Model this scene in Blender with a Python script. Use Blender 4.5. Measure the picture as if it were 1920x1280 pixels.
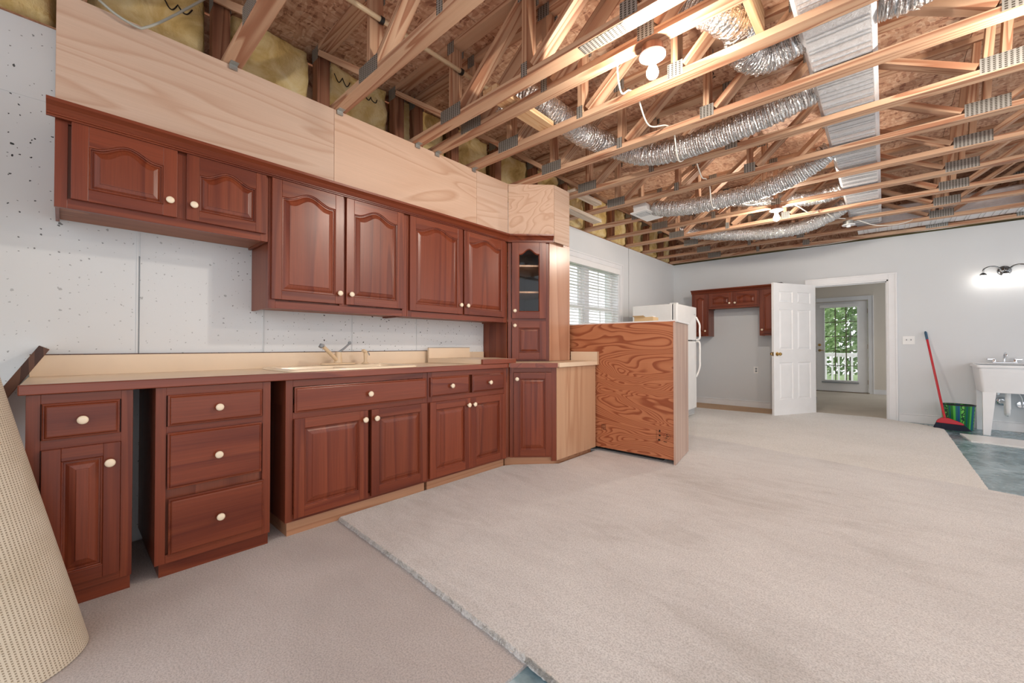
import bpy, bmesh, math, random
from mathutils import Vector, Matrix, noise
random.seed(7)
PI = math.pi
for o in list(bpy.data.objects): bpy.data.objects.remove(o)
SC = bpy.context.scene
C = SC.collection

# ------------------------------------------------------------------ camera, world, exposure
cam_d = bpy.data.cameras.new('camera'); cam = bpy.data.objects.new('camera', cam_d); C.objects.link(cam)
cam_d.sensor_width = 36.0; cam_d.lens = 767.35/1920*36; cam_d.clip_start = 0.02
cam.location = (3.05, 0, 1.063); cam.rotation_euler = (PI/2+0.011, 0, 0.7383)
SC.camera = cam
W = bpy.data.worlds.new('world'); SC.world = W; W.use_nodes = True
bg = W.node_tree.nodes['Background']; bg.inputs[0].default_value = (0.95, 0.965, 1.0, 1); bg.inputs[1].default_value = 1.2
SC.view_settings.view_transform = 'Standard'; SC.view_settings.look = 'None'
SC.view_settings.gamma = 1.0; SC.view_settings.use_curve_mapping = False
SC.view_settings.exposure = 0.60
SC.cycles.max_bounces = 8; SC.cycles.glossy_bounces = 3
BULB = 680.0        # emission of the bare bulbs
VANITY = 6.0

# ------------------------------------------------------------------ material helpers
def lin(c):
    return tuple(((v/255)/12.92 if v/255 <= .04045 else ((v/255+.055)/1.055)**2.4) for v in c)+(1,)
class NT:
    def __init__(s, name):
        s.m = bpy.data.materials.new(name); s.m.use_nodes = True; s.t = s.m.node_tree
        s.b = s.t.nodes['Principled BSDF']
    def n(s, typ, **kw):
        nd = s.t.nodes.new(typ)
        for k, v in kw.items(): setattr(nd, k, v)
        return nd
    def l(s, a, b): s.t.links.new(a, b)
    def ramp(s, fac, stops, interp='LINEAR'):
        r = s.n('ShaderNodeValToRGB'); r.color_ramp.interpolation = interp
        e = r.color_ramp.elements
        while len(e) < len(stops): e.new(.5)
        for i, (p, c) in enumerate(stops): e[i].position = p; e[i].color = c if len(c) == 4 else lin(c)
        s.l(fac, r.inputs[0]); return r.outputs[0]
    def math(s, op, a, b=None):
        m = s.n('ShaderNodeMath', operation=op)
        for i, v in enumerate((a, b)):
            if v is None: continue
            if isinstance(v, (int, float)): m.inputs[i].default_value = v
            else: s.l(v, m.inputs[i])
        return m.outputs[0]
    def coord(s, scale=(1,1,1), rand=0.0, src='Object', rot=(0,0,0)):
        tc = s.n('ShaderNodeTexCoord'); mp = s.n('ShaderNodeMapping')
        mp.inputs['Scale'].default_value = scale; mp.inputs['Rotation'].default_value = rot
        s.l(tc.outputs[src], mp.inputs[0])
        if rand:
            oi = s.n('ShaderNodeObjectInfo'); mu = s.math('MULTIPLY', oi.outputs['Random'], rand)
            cb = s.n('ShaderNodeCombineXYZ')
            for i in range(3): s.l(mu, cb.inputs[i])
            va = s.n('ShaderNodeVectorMath', operation='ADD'); s.l(mp.outputs[0], va.inputs[0]); s.l(cb.outputs[0], va.inputs[1])
            return va.outputs[0]
        return mp.outputs[0]
    def noise(s, vec, scale, detail=2, rough=.5, dist=0):
        t = s.n('ShaderNodeTexNoise'); t.inputs['Scale'].default_value = scale; t.inputs['Detail'].default_value = detail
        t.inputs['Roughness'].default_value = rough; t.inputs['Distortion'].default_value = dist
        if vec is not None: s.l(vec, t.inputs['Vector'])
        return t.outputs['Fac']
    def mix(s, fac, a, b, mode='MIX'):
        m = s.n('ShaderNodeMix', data_type='RGBA', blend_type=mode)
        for i, v in ((0, fac), (6, a), (7, b)):
            if isinstance(v, (int, float)): m.inputs[i].default_value = v
            elif isinstance(v, tuple): m.inputs[i].default_value = v if len(v) == 4 else lin(v)
            else: s.l(v, m.inputs[i])
        return m.outputs[2]
    def bump(s, h, strength=.3, dist=.01):
        b = s.n('ShaderNodeBump'); b.inputs['Strength'].default_value = strength; b.inputs['Distance'].default_value = dist
        s.l(h, b.inputs['Height']); s.l(b.outputs[0], s.b.inputs['Normal']); return b
    def done(s, col=None, rough=.5, metal=0, spec=.5, coat=0):
        if col is not None:
            if isinstance(col, tuple): s.b.inputs['Base Color'].default_value = col if len(col) == 4 else lin(col)
            else: s.l(col, s.b.inputs['Base Color'])
        if isinstance(rough, (int, float)): s.b.inputs['Roughness'].default_value = rough
        else: s.l(rough, s.b.inputs['Roughness'])
        s.b.inputs['Metallic'].default_value = metal; s.b.inputs['Specular IOR Level'].default_value = spec
        s.b.inputs['Coat Weight'].default_value = coat; s.b.inputs['Coat Roughness'].default_value = .26
        return s.m
def plain(name, c, rough=.5, metal=0, spec=.5, bump=0, bscale=60):
    k = NT(name); v = k.coord(rand=5.0)
    f = k.noise(v, 6, 3)
    col = k.mix(f, tuple(max(0, x*.94) for x in lin(c)[:3])+(1,), tuple(min(1, x*1.05) for x in lin(c)[:3])+(1,))
    if bump: k.bump(k.noise(v, bscale, 3), bump, .004)
    return k.done(col, rough, metal, spec)
def wood(name, stops, axis='x', ring=9.0, stretch=.09, size=6.0, rough=.5, coat=0, spec=.4, fine=.25, knots=False, distort=.35):
    """ring contours of a stretched noise field: cathedral grain along one axis"""
    k = NT(name)
    sc = [1,1,1]; sc['xyz'.index(axis)] = stretch
    v = k.coord(tuple(sc), rand=23.0)
    base = k.noise(v, size, 2, .45, distort)
    r = k.math('FRACT', k.math('MULTIPLY', base, ring))
    sc2 = [1,1,1]; sc2['xyz'.index(axis)] = .02
    v2 = k.coord(tuple(sc2), rand=11.0)
    fi = k.noise(v2, 160, 2, .6)
    col = k.ramp(r, stops)
    lo = k.mix(k.math('MULTIPLY', fi, fine), (255,255,255), (60,40,30), 'MIX')
    col = k.mix(1.0, col, lo, 'MULTIPLY')
    oi = k.n('ShaderNodeObjectInfo')
    tone = k.ramp(oi.outputs['Random'], [(0, (.84,.84,.84,1)), (1, (1.0,1.0,1.0,1))])
    col = k.mix(1.0, col, tone, 'MULTIPLY')
    if knots:
        kv = k.n('ShaderNodeTexVoronoi'); kv.inputs['Scale'].default_value = 2.2; k.l(v, kv.inputs['Vector'])
        kf = k.ramp(kv.outputs['Distance'], [(0.0, (1,1,1,1)), (.05, (.8,.8,.8,1)), (.09, (0,0,0,1))])
        col = k.mix(kf, col, (88,48,28))
    k.bump(fi, .08, .002)
    return k.done(col, rough, 0, spec, coat)

CH = [(0, (150,74,46)), (.6, (142,67,41)), (.9, (120,52,32)), (1, (146,71,44))]
M = {}
M['ch_v'] = wood('cherry_vertical', CH, 'z', 6, .05, 4, .33, .16, .35, .5)
M['ch_h'] = wood('cherry_horizontal', CH, 'x', 6, .05, 4, .33, .16, .35, .5)
M['ch_y'] = wood('cherry_along_y', CH, 'y', 6, .05, 4, .33, .16, .35, .5)
M['side'] = wood('cabinet_side_veneer', [(0, (150,82,56)), (.6, (138,72,48)), (1, (120,58,40))], 'z', 6, .08, 4, .4, .1, .4, .3)
M['under'] = wood('cabinet_underside', [(0, (168,116,90)), (.6, (158,104,80)), (1, (140,90,68))], 'x', 5, .1, 4, .55)
M['rawside'] = wood('raw_maple_panel', [(0, (216,176,142)), (.7, (210,168,134)), (.9, (198,152,118)), (1, (214,174,140))], 'z', 5, .05, 5, .42, .0, .4, .2)
M['gloss'] = wood('glossy_birch_panel', [(0, (212,164,134)), (.6, (204,154,124)), (1, (188,134,104))], 'z', 5, .06, 3, .30, .25, .5, .2)
M['toe'] = wood('toe_pine', [(0, (204,152,116)), (.7, (196,142,106)), (.9, (178,122,88)), (1, (202,150,114))], 'x', 5, .03, 8, .5)
P1 = [(0, (224,186,154)), (.55, (214,172,140)), (.78, (184,132,102)), (.92, (178,124,94)), (1, (220,180,148))]
M['pine'] = wood('truss_pine', P1, 'x', 9, .05, 7, .6, 0, .3, .2, True)
M['pinedark'] = wood('post_pine', [(0, (172,122,94)), (.5, (158,106,80)), (.85, (128,80,58)), (1, (166,116,88))], 'z', 10, .07, 7, .6, 0, .3, .2)
M['pine_y'] = wood('block_pine', [(0, (234,200,158)), (.55, (224,182,138)), (.85, (204,154,112)), (1, (228,190,146))], 'y', 9, .06, 7, .6, 0, .3, .2)
M['paleboard'] = wood('pale_board', [(0, (244,230,212)), (.6, (234,214,192)), (1, (218,192,166))], 'y', 7, .06, 7, .6, 0, .3, .15)
M['soffit'] = wood('soffit_plywood', [(0, (218,188,166)), (.6, (214,182,159)), (.86, (204,168,143)), (1, (218,188,166))], 'y', 24, .10, 2.4, .5, 0, .35, .15, False, .4)
M['soffit2'] = wood('soffit_plywood_figured', [(0, (222,188,163)), (.6, (217,181,155)), (.86, (204,164,136)), (1, (220,186,161))], 'y', 22, .30, 2.0, .5, 0, .35, .15, False, .7)
M['fir'] = wood('fir_plywood', [(0, (206,136,96)), (.5, (200,128,88)), (.72, (166,94,62)), (.92, (160,86,54)), (1, (204,134,94))], 'x', 26, .22, 4.2, .5, 0, .35, .2, False, .9)
M['endboard'] = wood('grey_stained_board', [(0, (214,186,168)), (.6, (204,172,154)), (1, (186,150,132))], 'z', 6, .05, 4, .35, .2, .5, .25, True)
M['sill'] = wood('treated_sill', [(0, (120,96,60)), (.6, (104,80,48)), (1, (76,58,34))], 'y', 6, .05, 5, .7)
M['sillx'] = wood('treated_sill_x', [(0, (112,104,58)), (.6, (96,84,46)), (1, (70,60,32))], 'x', 6, .05, 5, .7)

def osb():
    k = NT('osb'); v = k.coord(rand=9.0)
    w = k.n('ShaderNodeTexNoise'); w.inputs['Scale'].default_value = 7; w.inputs['Detail'].default_value = 1; k.l(v, w.inputs['Vector'])
    va = k.n('ShaderNodeVectorMath', operation='MULTIPLY_ADD'); k.l(w.outputs['Color'], va.inputs[0]); va.inputs[1].default_value = (.07,.07,.07); k.l(v, va.inputs[2])
    cols = []
    for sc in ((55, 16, 30), (18, 60, 30)):
        mp = k.n('ShaderNodeMapping'); mp.inputs['Scale'].default_value = sc; mp.inputs['Rotation'].default_value = (0,0,.5); k.l(va.outputs[0], mp.inputs[0])
        vo = k.n('ShaderNodeTexVoronoi'); vo.inputs['Scale'].default_value = 1.0; k.l(mp.outputs[0], vo.inputs['Vector'])
        sp = k.n('ShaderNodeSeparateColor'); k.l(vo.outputs['Color'], sp.inputs[0]); cols.append((sp.outputs[0], vo.outputs['Distance']))
    f = k.math('MULTIPLY', k.math('ADD', cols[0][0], cols[1][0]), .5)
    col = k.ramp(f, [(.08, (150,104,84)), (.3, (196,148,120)), (.6, (214,172,142)), (.85, (230,198,170)), (1, (164,116,94))])
    k.bump(f, .35, .003)
    return k.done(col, .6, 0, .3)
M['osb'] = osb()
def concrete(name, c, pits=True, sheen=.6):
    k = NT(name); v = k.coord()
    n1 = k.noise(v, 1.6, 4); n2 = k.noise(v, 40, 4)
    col = k.mix(n1, tuple(x*.93 for x in lin(c)[:3])+(1,), lin(c))
    if pits:
        sx = k.n('ShaderNodeSeparateXYZ'); k.l(v, sx.inputs[0]); cb = k.n('ShaderNodeCombineXYZ'); k.l(sx.outputs[1], cb.inputs[0]); k.l(sx.outputs[2], cb.inputs[1])
        wv = k.n('ShaderNodeTexNoise'); wv.inputs['Scale'].default_value = 60; k.l(v, wv.inputs['Vector'])
        va = k.n('ShaderNodeVectorMath', operation='MULTIPLY_ADD'); k.l(wv.outputs['Color'], va.inputs[0]); va.inputs[1].default_value = (.016,.016,.016); k.l(cb.outputs[0], va.inputs[2])
        tot = None
        for sc, thr, dens in ((13, .085, .66), (30, .11, .55), (6, .034, .5)):
            vo = k.n('ShaderNodeTexVoronoi', voronoi_dimensions='2D'); vo.inputs['Scale'].default_value = sc; k.l(va.outputs[0], vo.inputs['Vector'])
            sp = k.n('ShaderNodeSeparateColor'); k.l(vo.outputs['Color'], sp.inputs[0])
            size = k.math('MULTIPLY', k.math('SUBTRACT', sp.outputs[0], dens), thr/(1-dens))
            hit = k.math('LESS_THAN', vo.outputs['Distance'], size)
            tot = hit if tot is None else k.math('MAXIMUM', tot, hit)
        big = k.noise(v, 1.1, 2); 
        tot = k.math('MULTIPLY', tot, k.ramp(big, [(.38, (.35,.35,.35,1)), (.55, (1,1,1,1))]))
        col = k.mix(tot, col, (58,62,62))  # dark colour painted into the pits for the shade inside the holes
        k.bump(k.math('SUBTRACT', k.math('MULTIPLY', n2, .15), tot), .5, .004)
    else:
        k.bump(n2, .12, .003)
    return k.done(col, sheen, 0, .35)
M['conc'] = concrete('painted_concrete', (228,231,232))
M['drywall'] = concrete('drywall_paint', (224,227,229), False)
M['farwall'] = concrete('far_wall_paint', (220,224,227), False)
M['beigewall'] = concrete('beige_wall_paint', (226,218,206), False)
M['white'] = plain('white_paint', (240,240,240), .35, 0, .5)
M['trimw'] = plain('white_trim', (232,233,235), .4)
M['cream'] = plain('cream_knob', (246,228,200), .25, 0, .6)
M['lam'] = plain('cream_laminate', (234,212,184), .32, 0, .5, .05, 300)
M['sink'] = plain('almond_enamel', (244,226,198), .15, 0, .6)
M['almond'] = plain('almond_plastic', (226,200,164), .25, 0, .6)
M['chrome'] = plain('chrome', (225,228,232), .08, 1)
M['darkchrome'] = plain('chrome_painted_dark', (120,122,124), .18, 1)  # chrome coloured dark in place of the dim room it would mirror
M['steel'] = plain('galvanised_steel', (170,170,166), .4, .9)
M['greytube'] = plain('grey_cable', (170,170,160), .5)
M['grey'] = plain('grey_plastic', (140,146,150), .5)
M['black'] = plain('black_plastic', (24,24,26), .4)
M['dark'] = plain('dark_gap', (30,28,28), .8)
M['brass'] = plain('brass', (196,160,96), .2, 1)
M['bronze'] = plain('bronze_lever', (120,104,82), .3, 1)
M['cpvc'] = plain('cream_pipe', (236,214,178), .35)
M['cable'] = plain('white_cable', (240,236,226), .4)
M['red'] = plain('red_enamel', (190,30,46), .25, 0, .6)
M['navy'] = plain('navy_bristle', (26,34,56), .7)
M['blue'] = plain('blue_grip', (58,92,120), .5)
M['fridge'] = plain('fridge_white', (244,244,242), .22, 0, .55, .03, 500)
M['gasket'] = plain('gasket_grey', (110,112,114), .6)
M['plasticw'] = plain('white_plastic', (240,241,240), .3)
M['tub'] = plain('utility_tub_plastic', (236,238,240), .35)
M['brownedge'] = wood('counter_wood_edge', CH, 'y', 6, .06, 6, .35, .2, .5, .3)
M['brownedge_x'] = wood('counter_wood_edge_x', CH, 'x', 6, .06, 6, .35, .2, .5, .3)
M['walnut'] = wood('walnut_edge', [(0, (112,76,58)), (.6, (98,64,48)), (1, (76,46,34))], 'z', 6, .06, 6, .4)
M['card'] = plain('cardboard', (214,186,142), .8)
M['ink'] = plain('black_ink', (40,26,18), .8)
M['muntin'] = plain('olive_muntin', (96,92,58), .5)
M['leaf'] = None
def glass():
    k = NT('glass'); t = k.t
    tr = k.n('ShaderNodeBsdfTransparent'); gl = k.n('ShaderNodeBsdfGlossy'); gl.inputs['Roughness'].default_value = .02
    fr = k.n('ShaderNodeFresnel'); fr.inputs[0].default_value = 1.45
    mx = k.n('ShaderNodeMixShader'); ge = k.n('ShaderNodeNewGeometry'); k.l(k.math('MULTIPLY', fr.outputs[0], k.math('SUBTRACT', 1.0, ge.outputs['Backfacing'])), mx.inputs[0]); k.l(tr.outputs[0], mx.inputs[1]); k.l(gl.outputs[0], mx.inputs[2])
    k.l(mx.outputs[0], t.nodes['Material Output'].inputs[0]); return k.m
M['glass'] = glass()
def emit(name, c, s):
    k = NT(name); k.b.inputs['Base Color'].default_value = (1,1,1,1)
    k.b.inputs['Emission Color'].default_value = lin(c); k.b.inputs['Emission Strength'].default_value = s; return k.m
M['bulb'] = emit('bulb_lit', (255,243,228), BULB)
M['vbulb'] = emit('vanity_bulb_lit', (255,246,236), VANITY)
def foil(name, c, rough, wave, wscale, crinkle, metal=.85):
    k = NT(name); uv = k.coord((1,1,1), src='UV'); ob = k.coord(rand=3.0)
    nz = k.noise(ob, 26, 4, .65); n2 = k.noise(ob, 90, 3, .6)
    h = k.math('ADD', k.math('MULTIPLY', nz, crinkle), k.math('MULTIPLY', n2, crinkle*.4))
    if wave:
        wv = k.n('ShaderNodeTexWave', wave_type='BANDS', bands_direction='Y'); wv.inputs['Scale'].default_value = wscale
        wv.inputs['Distortion'].default_value = 2.2; wv.inputs['Detail'].default_value = 2; k.l(uv, wv.inputs['Vector'])
        h = k.math('ADD', h, k.math('MULTIPLY', wv.outputs['Fac'], wave))
    k.bump(h, .9, .02)
    col = k.mix(nz, tuple(x*.75 for x in lin(c)[:3])+(1,), lin(c))
    return k.done(col, rough, metal, .5)
M['flex'] = foil('flex_foil', (238,236,234), .18, .5, 18, 1.3, .92)
M['foil'] = foil('duct_wrap_foil', (244,244,246), .34, 0, 1, .35, .30)
M['tape'] = foil('foil_tape', (226,228,230), .2, 0, 1, .3, .95)
def insul():
    k = NT('fibreglass_batt'); v = k.coord(rand=7.0)
    a = k.noise(v, 5, 5, .6, .6); b = k.noise(v, 45, 4, .6)
    col = k.ramp(a, [(.25, (176,142,84)), (.42, (216,186,122)), (.58, (234,212,158)), (.8, (242,228,192))])
    k.bump(k.math('ADD', a, k.math('MULTIPLY', b, .3)), .6, .03)
    return k.done(col, .9, 0, .1)
M['insul'] = insul()
def plate():
    k = NT('gusset_plate'); v = k.coord(src='UV')
    sx = k.n('ShaderNodeSeparateXYZ'); k.l(v, sx.inputs[0])
    col_i = k.math('FLOOR', k.math('DIVIDE', sx.outputs[0], .0215))
    fx = k.math('FRACT', k.math('DIVIDE', sx.outputs[0], .0215))
    fz = k.math('FRACT', k.math('ADD', k.math('DIVIDE', sx.outputs[1], .0115), k.math('MULTIPLY', col_i, .37)))
    slot = k.math('MULTIPLY', k.math('LESS_THAN', fx, .52), k.math('LESS_THAN', fz, .62))
    col = k.mix(slot, (166,165,160), (78,72,64))
    k.bump(slot, -.5, .003)
    return k.done(col, .42, .45, .5)
M['plate'] = plate()
def carpet(name, c1, c2, c3, streak):
    k = NT(name); v = k.coord()
    vs = k.coord((.5, 1.6, 1), rot=(0,0,.5))
    big = k.noise(v, 1.1, 4, .55, .5); st = k.noise(vs, 5, 4, .6, 1.5); fine = k.noise(v, 150, 3, .85); mid = k.noise(v, 45, 3, .7)
    f = k.math('ADD', k.math('MULTIPLY', big, 1-streak), k.math('MULTIPLY', st, streak))
    col = k.ramp(f, [(.3, c1), (.48, c2), (.68, c3)])
    col = k.mix(k.math('MULTIPLY', k.ramp(fine, [(.40, (1,1,1,1)), (.56, (0,0,0,1))]), .38), col, tuple(int(x*.55) for x in c1))
    k.bump(k.math('ADD', k.math('ADD', fine, mid), k.math('MULTIPLY', st, 1.2)), .55, .006)
    k.b.inputs['Sheen Weight'].default_value = .2
    return k.done(col, .95, 0, .05)
M['greycarpet'] = carpet('grey_carpet', (188,180,177), (203,196,193), (216,210,208), .15)
M['lightcarpet'] = carpet('light_carpet', (204,201,198), (226,225,224), (238,238,237), .4)
M['farcarpet'] = carpet('far_light_carpet', (226,224,219), (236,235,231), (242,241,238), .25)
M['beigecarpet'] = carpet('beige_carpet', (204,192,174), (216,204,186), (224,214,198), .2)
M['pad'] = carpet('tan_carpet_strip', (188,150,112), (200,162,122), (210,174,136), .2)
def teal():
    k = NT('teal_painted_concrete'); v = k.coord()
    mv = k.n('ShaderNodeVectorMath', operation='ADD'); k.l(v, mv.inputs[0]); mv.inputs[1].default_value = (1.3, 2.2, 0); v = mv.outputs[0]
    a = k.noise(v, 2.2, 6, .65, 1.2); b = k.noise(v, 14, 4, .6)
    col = k.ramp(k.math('ADD', k.math('MULTIPLY', a, .75), k.math('MULTIPLY', b, .25)), [(.32, (74,88,92)), (.45, (110,134,142)), (.56, (146,172,182)), (.7, (206,220,226))])
    return k.done(col, k.ramp(a, [(.3, (.16,.16,.16,1)), (.7, (.38,.38,.38,1))]), 0, .45)
M['teal'] = teal()
M['litpile'] = plain('lit_pile_edge', (242,240,236), .9, 0, .1)  # lighter copy of the carpet pile; brightness painted into the shaded front edge
def backing():
    k = NT('carpet_backing'); v = k.coord(src='UV')
    wa = k.n('ShaderNodeTexWave', wave_type='BANDS', bands_direction='X', wave_profile='SIN'); wa.inputs['Scale'].default_value = 30; wa.inputs['Distortion'].default_value = .25; wa.inputs['Detail'].default_value = 1; k.l(v, wa.inputs['Vector'])
    wb = k.n('ShaderNodeTexWave', wave_type='BANDS', bands_direction='Y', wave_profile='SIN'); wb.inputs['Scale'].default_value = 42; wb.inputs['Distortion'].default_value = .9; wb.inputs['Detail'].default_value = 1; k.l(v, wb.inputs['Vector'])
    hole = k.math('MULTIPLY', k.ramp(wa.outputs['Fac'], [(.2, (1,1,1,1)), (.5, (0,0,0,1))]), k.ramp(wb.outputs['Fac'], [(.35, (1,1,1,1)), (.6, (0,0,0,1))]))
    big = k.noise(k.coord(), 4, 3)
    col = k.ramp(big, [(.3, (204,192,170)), (.6, (222,212,194)), (.8, (230,222,206))])
    col = k.mix(k.math('MULTIPLY', hole, .8), col, (138,122,98))
    k.bump(k.math('MULTIPLY', hole, -1), .6, .004)
    return k.done(col, .8, 0, .2)
M['backing'] = backing()
def bin_mat():
    k = NT('striped_bin'); v = k.coord(src='UV')
    sx = k.n('ShaderNodeSeparateXYZ'); k.l(v, sx.inputs[0])
    st = k.math('FRACT', k.math('MULTIPLY', sx.outputs[0], 6))
    col = k.ramp(st, [(0, (36,120,52)), (.16, (90,190,80)), (.3, (30,110,120)), (.42, (28,88,140)), (.54, (60,160,70)), (.62, (120,205,90)), (.8, (30,120,60)), (.92, (20,90,110))], 'CONSTANT')
    vo = k.n('ShaderNodeTexVoronoi', feature='DISTANCE_TO_EDGE'); vo.inputs['Scale'].default_value = 22; k.l(v, vo.inputs['Vector'])
    sel = k.math('MULTIPLY', k.math('GREATER_THAN', st, .6), k.math('LESS_THAN', st, .82))
    net = k.math('MULTIPLY', k.math('LESS_THAN', vo.outputs['Distance'], .10), sel)
    col = k.mix(net, col, (20,70,50))
    return k.done(col, .35, 0, .5)
M['bin'] = bin_mat()
def leafmat():
    k = NT('foliage'); v = k.coord(); f = k.noise(v, 3.5, 3)
    col = k.ramp(f, [(.3, (120,156,96)), (.5, (168,200,136)), (.7, (214,232,186))])
    k.b.inputs['Transmission Weight'].default_value = 0
    return k.done(col, .6, 0, .3)
M['leaf'] = leafmat()
M['bark'] = plain('bark', (96,80,64), .9)
M['grass'] = carpet('lawn', (92,120,66), (122,150,84), (150,176,104), .2)
M['brick'] = plain('red_brick', (172,108,88), .8)

# ------------------------------------------------------------------ mesh helpers
class MB:
    def __init__(s): s.v = []; s.f = []; s.m = []; s.uv = []
    def add(s, vs, fs, m=0, uvs=None):
        b = len(s.v); s.v += [tuple(p) for p in vs]
        for i, f in enumerate(fs):
            s.f.append(tuple(b+j for j in f)); s.m.append(m); s.uv.append(uvs[i] if uvs else None)
        return s
    def box(s, x0, x1, y0, y1, z0, z1, m=0):
        v = [(x,y,z) for z in (z0,z1) for y in (y0,y1) for x in (x0,x1)]
        return s.add(v, [(0,2,3,1),(4,5,7,6),(0,1,5,4),(2,6,7,3),(0,4,6,2),(1,3,7,5)], m)
    def prism(s, poly, z0, z1, m=0, axis='z', mt=None):
        n = len(poly)
        def P(a, b, c): return (a,b,c) if axis == 'z' else ((a,c,b) if axis == 'y' else (c,a,b))
        v = [P(a,b,z0) for a,b in poly]+[P(a,b,z1) for a,b in poly]
        s.add(v, [tuple(range(n))[::-1], tuple(range(n,2*n))], m if mt is None else mt)
        b = len(s.v)-2*n
        for i in range(n): s.f.append((b+i, b+(i+1)%n, b+n+(i+1)%n, b+n+i)); s.m.append(m); s.uv.append(None)
        return s
    def beam(s, p0, p1, w, t, m=0):
        """bar from p0 to p1 in a plane of constant y: t thick in that plane, w wide along y"""
        p0 = Vector(p0); p1 = Vector(p1); d = (p1-p0).normalized(); up = d.cross(Vector((0,1,0))).normalized()*t/2; y = Vector((0,w/2,0))
        v = [p+a*up+b*y for p in (p0,p1) for a in (-1,1) for b in (-1,1)]
        return s.add(v, [(0,1,3,2),(4,6,7,5),(0,4,5,1),(2,3,7,6),(0,2,6,4),(1,5,7,3)], m)
    def tube(s, pts, r, n=10, m=0, cap=True, uvlen=True, rfun=None):
        pts = [Vector(p) for p in pts]; rings = []; L = 0; prev = None
        base = len(s.v); ref = None
        for i, p in enumerate(pts):
            d = (pts[min(i+1,len(pts)-1)]-pts[max(i-1,0)]).normalized()
            if ref is None: ref = d.orthogonal().normalized()
            ref = (ref-d*ref.dot(d)).normalized(); bi = d.cross(ref)
            if i: L += (p-pts[i-1]).length
            rings.append(L)
            for j in range(n):
                a = 2*PI*j/n; rr = (r[i] if isinstance(r, (list, tuple)) else r)
                if rfun: rr *= rfun(i, j, p)
                s.v.append(tuple(p+rr*(math.cos(a)*ref+math.sin(a)*bi)))
        for i in range(len(pts)-1):
            for j in range(n):
                k = (j+1)%n
                s.f.append((base+i*n+j, base+i*n+k, base+(i+1)*n+k, base+(i+1)*n+j)); s.m.append(m)
                s.uv.append(((j/n,rings[i]),((j+1)/n,rings[i]),((j+1)/n,rings[i+1]),(j/n,rings[i+1])))
        if cap:
            e = base+(len(pts)-1)*n
            s.f.append(tuple(base+j for j in range(n))[::-1]); s.f.append(tuple(e+j for j in range(n))); s.m += [m,m]; s.uv += [None,None]
        return s
    def lathe(s, prof, n=16, c=(0,0,0), m=0, axis='z', sy=1.0):
        base = len(s.v)
        for r, h in prof:
            for j in range(n):
                a = 2*PI*j/n; x, y = r*math.cos(a), r*math.sin(a)*sy
                p = (x,y,h) if axis == 'z' else ((x,h,y) if axis == 'y' else (h,x,y))
                s.v.append((p[0]+c[0],p[1]+c[1],p[2]+c[2]))
        for i in range(len(prof)-1):
            for j in range(n):
                k = (j+1)%n
                s.f.append((base+i*n+j, base+i*n+k, base+(i+1)*n+k, base+(i+1)*n+j)); s.m.append(m)
                s.uv.append(((j/n,prof[i][1]),((j+1)/n,prof[i][1]),((j+1)/n,prof[i+1][1]),(j/n,prof[i+1][1])))
        for i in (0, len(prof)-1):
            if prof[i][0] > 1e-6:
                s.f.append(tuple(base+i*n+j for j in range(n))); s.m.append(m); s.uv.append(None)
        return s
    def loops(s, loops, m=0, cap=True, capb=False):
        n = len(loops[0]); base = len(s.v)
        for lp in loops: s.v += [tuple(p) for p in lp]
        for i in range(len(loops)-1):
            for j in range(n):
                k = (j+1)%n; s.f.append((base+i*n+j, base+i*n+k, base+(i+1)*n+k, base+(i+1)*n+j)); s.m.append(m); s.uv.append(None)
        e = base+(len(loops)-1)*n
        if cap: s.f.append(tuple(e+j for j in range(n))); s.m.append(m); s.uv.append(None)
        if capb: s.f.append(tuple(base+j for j in range(n))[::-1]); s.m.append(m); s.uv.append(None)
        return s
    def mesh(s, name, mats, smooth=False):
        me = bpy.data.meshes.new(name); me.from_pydata(s.v, [], s.f)
        for mm in mats: me.materials.append(M[mm] if isinstance(mm, str) else mm)
        me.polygons.foreach_set('material_index', s.m)
        if any(u is not None for u in s.uv):
            ul = me.uv_layers.new(name='UVMap')
            for p, u in zip(me.polygons, s.uv):
                if u:
                    for li, c in zip(p.loop_indices, u): ul.data[li].uv = c
        bm = bmesh.new(); bm.from_mesh(me); bmesh.ops.recalc_face_normals(bm, faces=bm.faces); bm.to_mesh(me); bm.free()
        if smooth: me.polygons.foreach_set('use_smooth', [True]*len(me.polygons))
        me.update(); return me
    def build(s, name, mats, parent=None, smooth=False, bevel=0, loc=None, angle=None):
        if isinstance(mats, str): mats = [mats]
        me = s.mesh(name, mats, smooth); o = bpy.data.objects.new(name, me); C.objects.link(o); o.parent = parent
        if loc: o.location = loc
        if bevel:
            b = o.modifiers.new('bevel', 'BEVEL'); b.width = bevel; b.segments = 2; b.limit_method = 'ANGLE'; b.angle_limit = .7
        if smooth and angle is not None:
            for p in me.polygons: p.use_smooth = True
            me.set_sharp_from_angle(angle=angle)
        return o
def tag(o, label=None, cat=None, group=None, kind=None):
    if label: o['label'] = label
    if cat: o['category'] = cat
    if group: o['group'] = group
    if kind: o['kind'] = kind
    return o
def thing(name, label, cat, loc=(0,0,0), rz=0, group=None):
    o = bpy.data.objects.new(name, None); C.objects.link(o); o.location = loc; o.rotation_euler = (0,0,rz); o.empty_display_size = .1
    return tag(o, label, cat, group)
def struct(mb, name, mats, label=None, parent=None, **k):
    o = mb.build(name, mats, parent, **k); o['kind'] = 'structure'
    if label: o['label'] = label
    return o
def copy_tree(o, parent=None):
    c = o.copy(); C.objects.link(c); c.parent = parent
    for ch in list(o.children): copy_tree(ch, c)
    return c
def box(*a, m=0): return MB().box(*a, m=m)
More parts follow.
